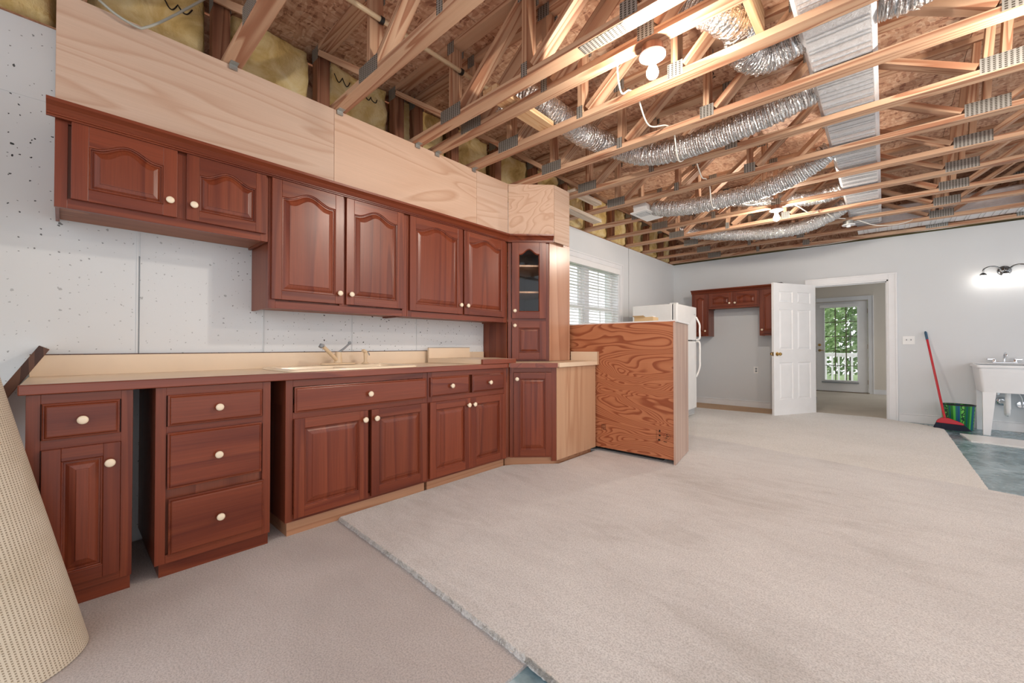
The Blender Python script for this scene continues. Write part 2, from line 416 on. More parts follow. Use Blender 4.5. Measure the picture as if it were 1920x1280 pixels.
def smoothpath(pts, n=8):
    P = [Vector(p) for p in pts]; out = []
    for i in range(len(P)-1):
        a = P[max(i-1,0)]; b = P[i]; c = P[i+1]; d = P[min(i+2,len(P)-1)]
        for k in range(n):
            t = k/n
            out.append(.5*((2*b)+(c-a)*t+(2*a-5*b+4*c-d)*t*t+(3*b-a-3*c+d)*t**3))
    out.append(P[-1]); return out

# ------------------------------------------------------------------ setting
FZ = -0.012
struct(box(-.3, 7.0, -3.2, 8.2, FZ-.15, FZ), 'floor', 'teal', 'teal painted concrete floor')
XL = 0.0; ZT = 2.640
# left wall: painted concrete part
wl = struct(box(-.25, 0, -3.2, 3.75, FZ, ZT), 'wall_left', 'conc', 'white painted concrete wall with pits and form seams')
for i, (y, z0, z1, w) in enumerate([(.285, 1.0, ZT, .012), (.90, .2, ZT, .006), (1.51, .2, ZT, .005), (2.1, .2, ZT, .004), (-.33, .2, ZT, .008)]):
    mb = MB().box(-.001, .005, y-w, y-w*.4, z0, z1).box(-.001, .0035, y+w*.2, y+w*.7, z0, z1)
    mb.build('form_seam', 'conc', wl)
    if i < 1: MB().box(-.001, .0012, y-w*.30, y+w*.1, z0, 1.56).build('form_gap', 'grey', wl)
MB().box(-.001, .003, -3.2, -.03, 2.265, 2.272).build('form_seam', 'conc', wl)
# left wall: drywall part with window opening y 4.15..5.80, z .85..2.23
WY0, WY1, WZ0, WZ1 = 4.15, 5.83, .85, 2.25
mb = MB().box(-.25, 0, 3.75, WY0, FZ, ZT).box(-.25, 0, WY1, 6.147, FZ, ZT).box(-.25, 0, WY0, WY1, FZ, WZ0).box(-.25, 0, WY0, WY1, WZ1, ZT)
struct(mb, 'wall_left_window', 'drywall', 'light grey drywall around the window')
struct(MB().box(-.25, .004, 6.158, 8.06, FZ, ZT), 'wall_left_corner', 'drywall', 'light grey drywall board left of the far corner')
struct(box(-.25, -.02, 6.147, 6.158, FZ, ZT), 'trim_1', 'dark', 'dark vertical seam between the drywall boards')
# sill plate and rim on top of the left wall
struct(box(-.25, .012, -3.2, 8.06, ZT, ZT+.004), 'trim_2', 'toe', 'wooden plate edge along the top of the left wall')
struct(box(-.25, -.17, -3.2, 8.2, ZT+.004, 3.2), 'wall_left_rim', 'osb', 'rim board behind the insulation')
# far wall with door opening
DX0, DX1, DZ = 2.205, 3.096, 2.025
YF = 8.06
mb = MB().box(-.25, DX0, YF, YF+.14, FZ, ZT).box(DX1, 7.0, YF, YF+.14, FZ, ZT).box(DX0, DX1, YF, YF+.14, DZ, ZT)
struct(mb, 'wall_far', 'farwall', 'light grey painted wall with doorway and vanity light')
struct(box(-.25, 7.0, YF-.03, YF+.14, ZT+.004, ZT+.04), 'trim_3', 'sillx', 'greenish treated plate above the far wall')
struct(box(-.25, 7.0, YF+.04, YF+.14, ZT+.04, 3.2), 'wall_far_rim', 'osb', 'rim board above the far wall')
def baseboard(name, x0, x1):
    mb = MB().box(x0, x1, YF-.014, YF, FZ, .085).box(x0, x1, YF-.010, YF, .085, .100).box(x0, x1, YF-.017, YF, .100, .108)
    struct(mb, name, 'trimw', 'white baseboard along the far wall', bevel=.002)
baseboard('baseboard_far', .0, DX0-.095); baseboard('baseboard_far_right', DX1+.097, 7.0)
# door casing and jamb
mb = MB()
for x0, x1 in ((DX0-.095, DX0+.0), (DX1-.0, DX1+.095)):
    mb.box(x0, x1, YF-.016, YF, FZ, DZ+.095)
    mb.box(x0 if x1 < 2.5 else x1-.022, x0+.022 if x1 < 2.5 else x1, YF-.024, YF-.016, FZ, DZ+.095)
mb.box(DX0, DX1, YF-.016, YF, DZ, DZ+.095).box(DX0-.073, DX1+.073, YF-.024, YF-.0161, DZ+.073, DZ+.095)
struct(mb, 'trim_4', 'trimw', 'white moulded casing around the doorway', bevel=.002)
mb = MB().box(DX0, DX0+.018, YF-.005, YF+.15, FZ, DZ).box(DX1-.018, DX1, YF-.005, YF+.15, FZ, DZ).box(DX0, DX1, YF-.005, YF+.15, DZ-.018, DZ)
mb.box(DX1-.030, DX1-.018, YF+.05, YF+.08, FZ, DZ-.018).box(DX0, DX1, YF+.05, YF+.08, DZ-.03, DZ-.018)
jm = struct(mb, 'trim_5', 'trimw', 'white door jamb with stop')
MB().box(DX1-.0195, DX1-.018, YF+.012, YF+.04, .93, 1.0).build('strike_plate', 'steel', jm)
# room beyond
YB = 12.1; BX0, BX1 = 1.845, 2.775
mb = MB().box(0, BX0-.03, YB, YB+.15, FZ, 2.45).box(BX1+.03, 4.6, YB, YB+.15, FZ, 2.45).box(BX0-.03, BX1+.03, YB, YB+.15, 2.10, 2.45)
mb.box(BX0-.03, BX0-.003, YB-.002, YB+.12, FZ, 2.10).box(BX1+.003, BX1+.03, YB-.002, YB+.12, FZ, 2.10).box(BX0-.003, BX1+.003, YB-.002, YB+.12, 2.088, 2.10)
struct(mb, 'wall_back_room', 'beigewall', 'beige wall of the room beyond with glazed door')
struct(box(.9, 1.0, YF+.14, YB, FZ, 2.45), 'wall_back_room_left', 'beigewall')
struct(box(4.5, 4.6, YF+.14, YB-1.6, FZ, 2.45), 'wall_back_room_right', 'beigewall')
struct(box(.9, 4.6, YF+.14, YB+.15, 2.45, 2.5), 'ceiling_back_room', 'trimw')
struct(box(.9, 4.6, YF+.02, YB+.02, FZ, 0), 'floor_back_room', 'beigecarpet', 'beige carpet in the room beyond the doorway')
mb = MB()
for x0, x1 in ((BX0-.10, BX0-.01), (BX1+.01, BX1+.10)): mb.box(x0, x1, YB-.018, YB, FZ, 2.19)
mb.box(BX0-.01, BX1+.01, YB-.018, YB, 2.10, 2.19).box(BX1+.085, BX1+.10, YB-.026, YB-.0181, FZ, 2.189)
struct(mb, 'trim_6', 'trimw', 'white casing around the glazed door', bevel=.002)
struct(MB().box(BX1+.10, 4.5, YB-.014, YB, FZ, .10).box(1.0, BX0-.10, YB-.014, YB, FZ, .10), 'baseboard_back_room', 'trimw')
# OSB subfloor overhead
ceil = struct(box(-.2, 7.0, -1.2, 8.2, 3.215, 3.235), 'ceiling', 'osb', 'reddish OSB subfloor sheets above the open trusses')
sheet = None
for i in range(6):
    off = -1.2 if i % 2 == 0 else -2.42
    for j in range(5):
        y0 = off+j*2.44; y1 = y0+2.437
        if y1 < -1.2 or y0 > 8.1: continue
        if sheet is None:
            sheet = MB().box(0, 1.217, 0, 2.437, 3.2, 3.215).build('osb_sheet', 'osb', ceil); o = sheet
        else:
            o = sheet.copy(); C.objects.link(o); o.parent = ceil
        o.location = (-.15+i*1.22, y0, 0)
# stamped lettering on the sheets
def text_print(txt, size, loc, rot, parent, mat='ink', name='printed_stamp'):
    cu = bpy.data.curves.new(name, 'FONT'); cu.body = txt; cu.size = size; cu.extrude = .0002; cu.align_x = 'CENTER'; cu.resolution_u = 2
    t = bpy.data.objects.new(name+'_curve', cu); C.objects.link(t)
    bpy.context.view_layer.update()
    me = bpy.data.meshes.new_from_object(t.evaluated_get(bpy.context.evaluated_depsgraph_get()))
    bpy.data.objects.remove(t)
    me.materials.clear(); me.materials.append(M[mat])
    o = bpy.data.objects.new(name, me); C.objects.link(o); o.parent = parent; o.location = loc; o.rotation_euler = rot
    return o
text_print('APA', .085, (2.02, 3.42, 3.1994), (PI, 0, PI*.5), ceil)
text_print('OSB', .06, (3.2, 3.42, 3.1994), (PI, 0, PI*.5), ceil)

# ------------------------------------------------------------------ floor coverings
def jitter_poly(poly, step, amp, fixed=None):
    out = []
    n = len(poly)
    for i in range(n):
        a = Vector(poly[i]); b = Vector(poly[(i+1)%n]); L = (b-a).length; k = max(1, int(L/step)) if (fixed is None or i in fixed) else 1
        nrm = Vector((-(b-a).y, (b-a).x)).normalized()
        for j in range(k):
            p = a.lerp(b, j/k)
            if j: p = p+nrm*amp*(random.random()-.5)*2
            out.append((p.x, p.y))
    return out
g = MB().prism([(.02,-2.4),(2.155,-2.4),(2.155,1.09),(1.4,1.15),(.50,1.18),(.02,1.18)], FZ, 0).build('grey_carpet', 'greycarpet')
tag(g, 'grey low pile carpet in front of the drawer cabinets', 'carpet')
nearpoly = [(.582,1.142),(1.38,1.105),(2.155,1.052),(2.30,1.035),(6.6,.85),(6.6,4.40),(3.76,4.505),(3.605,4.545),(2.79,4.67),(1.78,4.90),(.02,5.25),(.02,3.62),(.90,3.62),(.90,2.98),(.62,2.68),(.582,2.60),(.582,2.0)]
jp = jitter_poly(nearpoly, .012, .0045, (0,1,2,3))
def edge_in(p, d): return (p[0], p[1]+d) if p[1] < 1.2 else p
mb = MB().loops([[(p[0],p[1],.0005) for p in jp], [(*edge_in(p,-.002),.006) for p in jp], [(*edge_in(p,.004),.013) for p in jp], [(*edge_in(p,.010),.019) for p in jp]], 0, True, True)
lc = mb.build('light_carpet', 'lightcarpet'); tag(lc, 'large off-white carpet with frayed edge over the grey carpet', 'carpet')
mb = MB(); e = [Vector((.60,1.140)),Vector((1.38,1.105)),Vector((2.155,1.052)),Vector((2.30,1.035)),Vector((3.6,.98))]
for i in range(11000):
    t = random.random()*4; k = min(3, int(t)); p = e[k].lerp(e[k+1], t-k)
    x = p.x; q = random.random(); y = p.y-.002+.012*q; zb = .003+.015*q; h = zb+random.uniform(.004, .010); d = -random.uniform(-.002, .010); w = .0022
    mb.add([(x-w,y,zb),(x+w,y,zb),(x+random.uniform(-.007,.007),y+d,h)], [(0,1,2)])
tag(mb.build('pile_fringe', 'litpile', lc), kind='stuff')
farpoly = [(.02,5.254),(1.78,4.904),(2.79,4.674),(3.605,4.549),(3.60,7.48),(3.50,7.66),(2.98,8.045),(2.11,8.045),(1.75,7.36),(.95,7.30),(.02,7.30)]
fc = MB().prism(jitter_poly(farpoly, .03, .003, (3,4,5)), FZ, .016).build('light_carpet', 'farcarpet'); tag(fc, 'brighter off-white carpet reaching the doorway and fridge', 'carpet')
tag(MB().prism([(.02,7.305),(.95,7.305),(1.74,7.365),(2.10,8.04),(.02,8.04)], FZ, .004).build('carpet_strip', 'pad'), 'tan carpet strip along the far wall under wall cabinets', 'carpet')
mt = MB().prism([(3.72,7.36),(3.76,6.86),(5.0,6.66),(5.0,7.20)], FZ, FZ+.014).build('floor_mat', 'plasticw'); tag(mt, 'white carpet offcut lying on teal floor before the utility sink', 'mat')

# ------------------------------------------------------------------ trusses
TY = [-.59,.02,.635,1.245,1.865,2.055,2.46,3.04,3.65,4.26,4.87,5.48,6.09,6.70,7.31,7.90]
XE = 6.7
def make_truss():
    r = thing('floor_truss', 'x', 'truss', (0,0,0), 0, 'open web floor trusses')
    MB().box(.0, XE, -.0445, .0445, 2.645, 2.683).build('bottom_chord', 'pine', r, bevel=.002)
    MB().box(.0, XE, -.0445, .0445, 3.162, 3.199).build('top_chord', 'pine', r, bevel=.002)
    MB().box(.012, .05, -.0445, .0445, 2.684, 3.161).box(.052, .09, -.0445, .0445, 2.684, 3.161).build('end_post', 'pinedark', r)
    MB().box(XE-.09, XE-.01, -.0445, .0445, 2.684, 3.161).build('end_post', 'pinedark', r)
    webs = [((.10,3.142),(.745,2.703)), ((.81,2.684),(.81,3.161)), ((.875,2.703),(1.46,3.142)), ((1.49,2.684),(1.49,3.161)), ((1.545,2.703),(2.11,3.142)),
            ((2.145,2.684),(2.145,3.161)), ((2.20,2.703),(2.655,3.142)), ((2.70,3.142),(3.465,2.703)), ((3.505,2.70),(3.54,3.15)), ((3.575,2.684),(3.60,3.161)),
            ((3.66,2.703),(4.27,3.142)), ((4.30,2.684),(4.30,3.161)), ((4.35,2.703),(4.95,3.142)), ((4.98,2.684),(4.98,3.161)), ((5.6,2.703),(5.02,3.142)), ((6.55,3.142),(5.68,2.703))]
    for a, b in webs:
        L_ = math.hypot(b[0]-a[0], b[1]-a[1])
        o = MB().box(0, L_, -.044, .044, -.019, .019).build('web', 'pine', r, bevel=.0015, loc=(a[0],0,a[1]))
        o.rotation_euler = (0, -math.atan2(b[1]-a[1], b[0]-a[0]), 0)
    pl = [(.70,.915,2.652,2.742), (1.465,1.512,2.652,2.735), (2.105,2.195,2.652,2.735), (3.475,3.685,2.652,2.742), (4.26,4.38,2.652,2.74), (.0,.10,3.10,3.195),
          (.775,.845,3.115,3.197), (1.44,1.53,3.115,3.197), (2.09,2.17,3.115,3.197), (2.63,2.73,3.115,3.197), (4.23,4.33,3.11,3.195)]
    for x0, x1, z0, z1 in pl:
        for s in (-1, 1):
            mb = MB(); y = s*.0455
            mb.add([(x0,y,z0),(x1,y,z0),(x1,y,z1),(x0,y,z1)], [(0,1,2,3)], 0, [((x0,z0),(x1,z0),(x1,z1),(x0,z1))])
            y2 = s*.0443
            mb.add([(x0,y2,z0),(x0,y,z0),(x1,y,z0),(x1,y2,z0)], [(0,1,2,3)]); mb.add([(x0,y2,z1),(x0,y,z1),(x1,y,z1),(x1,y2,z1)], [(0,1,2,3)])
            mb.add([(x0,y2,z0),(x0,y,z0),(x0,y,z1),(x0,y2,z1)], [(0,1,2,3)]); mb.add([(x1,y2,z0),(x1,y,z0),(x1,y,z1),(x1,y2,z1)], [(0,1,2,3)])
            mb.build('gusset_plate', 'plate', r)
    return r
TL = ['pine floor truss nearest the top left edge of the photo', 'pine floor truss just above the camera at the top left corner', 'pine floor truss crossing above the left half of the longest soffit panel', 'pine floor truss with knotty grey-stained bottom chord meeting the soffit panel seam',
      'pine floor truss with a large splice plate under its bottom chord', 'pine floor truss close behind the splice-plated one, carrying the near bulb', 'pine floor truss behind the near lit bulb', 'pine floor truss ending at the angled corner soffit',
      'pine floor truss just past the corner soffit, above a pale board', 'pine floor truss before the white ceiling register', 'pine floor truss touching the white ceiling register', 'pine floor truss carrying the far lit bulb',
      'pine floor truss behind the far lit bulb', 'pine floor truss carrying the unlit lamp holder', 'pine floor truss second from the far wall', 'pine floor truss right beside the far wall']
T0 = make_truss(); TR = []
for i, y in enumerate(TY):
    t = T0 if i == 0 else copy_tree(T0); t.location = (0, y, 0); t['label'] = TL[i]; TR.append(t)
for i in (2,3,4,5,6):
    mb = MB().box(.352, .392, -.02, .02, 2.6425, 2.6449).box(.352, .356, -.02, .02, 2.615, 2.6425)
    mb.build('metal_tie', 'steel', TR[i])
x0, x1 = 1.86, 2.12
MB().add([(x0,-.036,2.6435),(x1,-.036,2.6435),(x1,.036,2.6435),(x0,.036,2.6435)], [(0,1,2,3)], 0, [((0,0),(x1-x0,0),(x1-x0,.072),(0,.072))]).build('splice_plate', 'plate', TR[4])
# loose boards between the trusses
def board(name, mb, mat, label, cat='board'): return tag(mb.build(name, mat, bevel=.002), label, cat)
board('blocking_board', MB().box(1.13, 1.255, 1.83, 2.43, 2.6845, 2.7225), 'pine_y', 'short pine board laid across two bottom chords above the soffit')
board('blocking_board', MB().box(2.566, 2.604, 2.02, 2.43, 2.6845, 2.80), 'pine_y', 'yellow pine block standing between trusses right of the near bulb')
board('pale_board', MB().box(.335, .45, 3.66, 4.52, 2.606, 2.644), 'paleboard', 'pale board nailed under the trusses beside the corner soffit')
board('pale_board', MB().box(.57, .66, 3.60, 4.16, 2.6845, 2.72), 'paleboard', 'pale board lying on the bottom chords behind the corner soffit')
# insulation
ORD = ['first','second','third','fourth','fifth','sixth','seventh','eighth','ninth','tenth','eleventh','twelfth','thirteenth','fourteenth','fifteenth']
ks = [y for y in TY if abs(y-2.055) > .01]; bi = 0; BATT = []; BO = []
for a, b in zip(ks[:-1], ks[1:]):
    y0, y1 = a+.05, b-.05; mb = MB(); ny, nz = 18, 18; vs = []; BATT.append((a, b))
    for j in range(nz+1):
        for i in range(ny+1):
            u, v = i/ny, j/nz
            e = min(u, 1-u)*22+.12; bul = min(1, e)**.6; ev = min(1, min(v, 1-v)*22+.2)**.6
            q = noise.noise(Vector((a*9+u*3.1, v*4.3, bi*3.7)))*.035+noise.noise(Vector((a*5+u*9, v*11, bi)))*.016
            vs.append((-.14+.15*bul*ev+q*bul, y0+(y1-y0)*u, 2.648+.548*v))
    fs = [(j*(ny+1)+i, j*(ny+1)+i+1, (j+1)*(ny+1)+i+1, (j+1)*(ny+1)+i) for j in range(nz) for i in range(ny)]
    mb.add(vs, fs); mb.box(-.168, -.15, y0, y1, 2.648, 3.196)
    o = mb.build('insulation_batt', 'insul', smooth=True)
    tag(o, 'yellow fibreglass batt above the left wall, %s from the left' % ORD[bi], 'insulation', 'batts along the left rim'); BO.append(o); bi += 1
def batt_mark(k, yc, zc, sz):
    a, b = BATT[k]; pts = []
    for i in range(25):
        t = i/24; y = yc+(t-.5)*sz; z = zc-abs(math.sin(t*2*PI))*sz*.38+.1*sz
        u = (y-a-.05)/(b-a-.1); v = (z-2.648)/.548
        q = noise.noise(Vector((a*9+u*3.1, v*4.3, k*3.7)))*.035+noise.noise(Vector((a*5+u*9, v*11, k)))*.016
        pts.append((.013+q, y, z))
    MB().tube(pts, .0035, 6).build('pen_mark', 'ink', BO[k], smooth=True)
batt_mark(3, 1.42, 3.09, .13); batt_mark(3, 1.66, 3.06, .11); batt_mark(1, .44, 3.05, .13)

# ------------------------------------------------------------------ ducts, pipes, cables, lamps overhead
def main_duct(name, label, x0, x1, y0, y1, z0, z1, along='y'):
    r = thing(name, label, 'duct')
    mb = MB(); n = 60; c = .02
    L = (y1-y0) if along == 'y' else (x1-x0)
    loops = []
    for i in range(n+1):
        t = i/n; lp = []
        if along == 'y': prof = [(x0+c,z0),(x1-c,z0),(x1,z0+c),(x1,z1-c),(x1-c,z1),(x0+c,z1),(x0,z1-c),(x0,z0+c)]
        else: prof = [(y0+c,z0),(y1-c,z0),(y1,z0+c),(y1,z1-c),(y1-c,z1),(y0+c,z1),(y0,z1-c),(y0,z0+c)]
        for a, b in prof:
            q = noise.noise(Vector((a*7, t*L*5, b*9)))*.008
            lp.append((a, y0+L*t, b+q) if along == 'y' else (x0+L*t, a, b+q))
        loops.append(lp)
    mb.loops(loops, 0, True, True).build('duct_wrap', 'foil', r)
    k = int(L/.06)
    rb = MB()
    for i in range(1, k):
        p = (i+.25*math.sin(i*2.7))*L/k; w = .0016
        if along == 'y': rb.box(x0+.025, x1-.025, y0+p-w, y0+p+w, z0-.0065, z0+.001)
        else: rb.box(x0+p-w, x0+p+w, y0+.02, y1-.02, z0-.0065, z0+.001)
    tag(rb.build('wrap_crease', 'tape', r), kind='stuff')
    return r
main_duct('trunk_duct', 'rectangular foil-wrapped trunk duct running through the trusses', 2.725, 3.035, -.9, 7.28, 2.70, 2.875)
main_duct('side_duct', 'long foil-wrapped duct lying along the far wall', 2.78, 6.4, 7.375, 7.84, 2.69, 2.92, 'x')
def flex(label, pts, r=.082, ends=True):
    root = thing('flexible_duct', label, 'duct', group='silver flexible ducts')
    P = smoothpath(pts, 26); rnd = random.random()*50
    def rf(i, j, p):
        q = 1+.05*math.sin(i*1.9)+.10*noise.noise(Vector((j*.9+rnd, i*.55, rnd)))+.07*noise.noise(Vector((j*2.1, i*1.3+rnd, 3)))
        return q
    MB().tube(P, r, 20, rfun=rf).build('foil_sleeve', 'flex', root, smooth=True)
    for e in (0, -1):
        d = (P[1]-P[0] if e == 0 else P[-2]-P[-1]).normalized(); p = P[e]+d*.05
        MB().tube([p-d*.012, p+d*.012], r*1.03, 20).build('duct_tape_band', 'tape', root, smooth=True)
    return root
flex('silver flexible duct sagging from the trunk beside the near bulb', [(2.715,2.76,2.79),(2.55,2.74,2.74),(2.46,2.62,2.76),(2.48,2.46,2.79),(2.42,2.30,2.80),(2.28,2.24,2.92),(2.2,2.22,3.08)], .085)
flex('silver flexible duct sagging lowest between trusses above the corner cabinet', [(2.715,3.38,2.785),(2.5,3.36,2.72),(2.2,3.35,2.675),(1.85,3.345,2.655),(1.55,3.34,2.70),(1.33,3.22,2.79),(1.27,3.04,2.80),(1.26,2.76,2.77),(1.24,2.47,2.80),(1.12,2.28,2.88),(.8,2.26,2.92),(.45,2.26,2.97)], .088)
flex('silver flexible duct feeding the white ceiling register', [(2.715,4.50,2.78),(2.55,4.54,2.68),(2.25,4.56,2.59),(1.85,4.56,2.57),(1.5,4.57,2.575),(1.25,4.60,2.615),(1.10,4.62,2.66)], .083)
flex('silver flexible duct behind the far lit bulb', [(2.715,6.38,2.78),(2.55,6.4,2.68),(2.25,6.4,2.59),(1.8,6.4,2.60),(1.4,6.4,2.66),(1.0,6.4,2.75),(.7,6.4,2.85)], .083)
flex('silver flexible duct leaving the right side of the trunk at the top edge', [(3.045,2.74,2.80),(3.2,2.75,2.80),(3.38,2.74,2.86),(3.6,2.70,2.98),(3.9,2.66,3.06)], .10)
flex('silver flexible duct in the distance between far trusses', [(2.715,5.80,2.80),(2.5,5.79,2.76),(2.2,5.79,2.80),(1.8,5.79,2.90),(1.4,5.79,2.98)], .08)
rg = thing('ceiling_register', 'white rectangular ceiling register hanging at an angle between the trusses', 'vent', (0.985, 4.64, 2.60))
rg.rotation_euler = (.05, -.06, .02)
MB().box(-.10,.10,-.24,.24,.0,.014).box(-.075,.075,-.20,.20,.014,.10).build('register_box', 'plasticw', rg, bevel=.003)
MB().box(-.06,.06,-.17,-.02,-.003,.0).build('louvre_panel', 'grey', rg)
for i in range(6): MB().box(-.055,.055,-.16+i*.024,-.152+i*.024,-.006,-.003).build('louvre', 'plasticw', rg)
pp = thing('water_pipe', 'cream plastic water pipe with black clips under the subfloor', 'pipe')
MB().tube([(.852,-1,3.0),(.852,2.62,3.0)], .0145, 12).build('pipe', 'cpvc', pp, smooth=True)
for y in (.635,1.245,1.865,2.46): MB().lathe([(.015,-.012),(.021,-.010),(.021,.010),(.015,.012)], 12, (.852,y+.02,3.0), axis='y').build('clip', 'black', pp)
def cable(name, label, pts, r, mat):
    o = MB().tube(smoothpath(pts, 8), r, 8).build(name, mat, smooth=True); return tag(o, label, 'cable')
cable('electric_cable', 'white cable looping between trusses from the near bulb to the far bulb',
      [(2.12,2.11,2.70),(2.0,2.10,2.697),(1.935,2.12,2.66),(1.88,2.27,2.60),(1.865,2.40,2.68),(1.87,2.46,2.69),(1.87,2.52,2.685),(1.835,2.76,2.615),(1.87,2.97,2.685),(1.88,3.04,2.69),(1.88,3.11,2.685),(1.84,3.32,2.55),(1.82,3.58,2.685),(1.83,3.65,2.69),(1.84,3.72,2.685),(1.80,4.0,2.64),(1.78,4.19,2.685),(1.77,4.26,2.69),(1.77,4.33,2.685),(1.77,4.45,2.47),(1.77,4.80,2.685),(1.80,4.87,2.69),(1.83,4.94,2.685),(1.93,5.14,2.64),(2.05,5.30,2.68),(2.15,5.42,2.69)], .0055, 'cable')
cable('electric_cable', 'grey cable looping down over the soffit at the top left corner', [(.36,-.05,2.79),(.37,.02,2.73),(.375,.074,2.682),(.375,.154,2.632),(.376,.232,2.612),(.376,.26,2.625),(.376,.317,2.685),(.376,.40,2.79),(.376,.489,2.907),(.376,.57,3.02),(.36,.60,3.12)], .006, 'greytube')
cable('electric_cable', 'white cable from far bulb to the unlit lamp holder', [(2.2,5.42,2.69),(2.32,5.6,2.66),(2.42,5.9,2.62),(2.5,6.09,2.69),(2.6,6.35,2.64),(2.7,6.6,2.66)], .0055, 'cable')
cable('electric_cable', 'white cable sagging right of the unlit lamp holder', [(2.78,6.68,2.66),(2.95,6.9,2.60),(3.1,7.0,2.585),(3.25,7.15,2.62),(3.35,7.31,2.69)], .0055, 'cable')
cable('electric_cable', 'thin cable running along the far wall top', [(1.2,7.98,2.66),(1.8,7.97,2.655),(2.4,7.97,2.64),(3.0,7.96,2.66),(3.6,7.95,2.645),(4.2,7.95,2.66),(4.8,7.95,2.65)], .005, 'cable')
cable('electric_cable', 'white conduit with black end at the top right corner', [(3.05,2.95,2.86),(3.2,3.02,2.84),(3.38,3.10,2.79),(3.5,3.16,2.75)], .008, 'cable')
def lamp(name, label, x, y, lit=True, boxm='pine_y', z=2.60):
    r = thing(name, label, 'lamp', (x,y,z))
    MB().lathe([(.0,.0),(.052,.0),(.055,.006),(.055,.0445),(.0,.0445)], 20).build('mounting_box', 'steel' if not lit else 'pinedark', r)
    MB().lathe([(.0,-.004),(.026,-.004),(.03,-.004),(.058,-.012),(.066,-.010),(.068,-.002),(.064,.0),(.0,.0)], 28).build('porcelain_base', 'white', r, smooth=True, angle=.7)
    MB().lathe([(.0,-.034),(.019,-.034),(.022,-.030),(.024,-.008),(.026,-.004),(.0,-.004)], 20).build('socket', 'white', r, smooth=True, angle=.7)
    if lit:
        MB().lathe([(.0,-.128),(.012,-.126),(.022,-.120),(.029,-.108),(.0305,-.096),(.028,-.082),(.021,-.066),(.016,-.052),(.0145,-.036),(.0,-.036)], 24).build('bulb', 'bulb', r, smooth=True)
    return r
lamp('bare_bulb_lamp', 'near lit bare bulb in a white porcelain holder', 2.155, 2.085)
lamp('bare_bulb_lamp', 'far lit bare bulb in a white porcelain holder', 2.16, 5.41)
lamp('bare_bulb_lamp', 'lit bare bulb off to the right of the photo', 3.74, 2.96)
lamp('lamp_holder', 'unlit white lamp holder on a grey metal box near the far wall', 2.725, 6.69, False)

# ------------------------------------------------------------------ soffit and crown
sf = thing('soffit', 'plywood soffit panels filling between the upper cabinets and the trusses', 'soffit')
ZS = 2.1405
def sheetpan(p0, p1, z0, z1, mat, t=.010):
    p0 = Vector(p0); p1 = Vector(p1); d = (p1-p0).normalized(); n = Vector((d.y,-d.x)); g_ = d*.0012
    q = [p0+g_, p1-g_, p1-g_-n*t, p0+g_-n*t]
    return MB().prism([(a.x,a.y) for a in q], z0, z1).build('panel', mat, sf)
sheetpan((.345,-.03), (.345,1.21), ZS, 2.643, 'soffit'); sheetpan((.345,1.21), (.345,2.50), ZS, 2.643, 'soffit2'); sheetpan((.345,2.50), (.345,2.915), ZS, 2.643, 'soffit')
sheetpan((.345,2.918), (.663,3.236), ZS, 2.643, 'soffit2'); sheetpan((.663,3.240), (.663,3.50), 2.085, 2.643, 'soffit')
MB().box(.02, .335, -.03, -.018, ZS, 2.643).build('panel', 'soffit', sf)
def sweep(path, prof, name, mat, parent=None):
    """profile (out,z) swept along plan path with mitres; out is to the right of the travel direction"""
    P = [Vector(p) for p in path]; loops = []
    for i, p in enumerate(P):
        ds = []
        if i: ds.append((P[i]-P[i-1]).normalized())
        if i < len(P)-1: ds.append((P[i+1]-P[i]).normalized())
        ns = [Vector((d.y,-d.x)) for d in ds]; n = sum(ns, Vector((0,0))).normalized(); n = n/n.dot(ns[0])
        loops.append([(p.x+n.x*o, p.y+n.y*o, z) for o, z in prof])
    return MB().loops(loops, 0, True, True).build(name, mat, parent)
CP = [(-.003,2.073),(.010,2.073),(.010,2.079),(.017,2.081),(.017,2.087),(.011,2.090),(.017,2.098),(.030,2.112),(.044,2.121),(.052,2.126),(.052,2.140),(-.003,2.140)]
tag(sweep([(.349,-.056),(.349,2.905),(.664,3.220)], CP, 'crown_moulding', 'ch_y'), 'stepped cherry crown moulding along the top of the upper cabinets', 'moulding')
tag(sweep([(.455,7.715),(1.86,7.715)], [(o, z-.078) for o, z in CP], 'crown_moulding', 'ch_h'), 'cherry crown moulding on the far wall cabinets', 'moulding')

# ------------------------------------------------------------------ cabinets
def ftop(u, rise):
    a = abs(u)/.86
    return rise*(.5+.5*math.cos(PI*min(1, a)))
def contour(x0, x1, z0, z1, rise, o, y, n=18):
    cx = (x0+x1)/2; hw = (x1-x0)/2-o
    pts = [(cx-hw, y, z0+o), (cx+hw, y, z0+o)]
    if rise <= 0: return pts+[(cx+hw, y, z1-o), (cx-hw, y, z1-o)]
    for i in range(n+1):
        u = 1-2*i/n; pts.append((cx+u*hw, y, z1-rise+ftop(u, rise)-o))
    return pts
KNOB = None
def knob(parent, x, y, z):
    global KNOB
    if KNOB is None:
        KNOB = MB().lathe([(.0,-.028),(.010,-.028),(.0165,-.025),(.0175,-.021),(.0145,-.016),(.008,-.012),(.0065,-.006),(.009,.0),(.0,.0)], 18, axis='y').mesh('knob', ['cream'], True)
    o = bpy.data.objects.new('knob', KNOB); C.objects.link(o); o.parent = parent; o.location = (x, y, z); return tag(o, 'cream round knob')
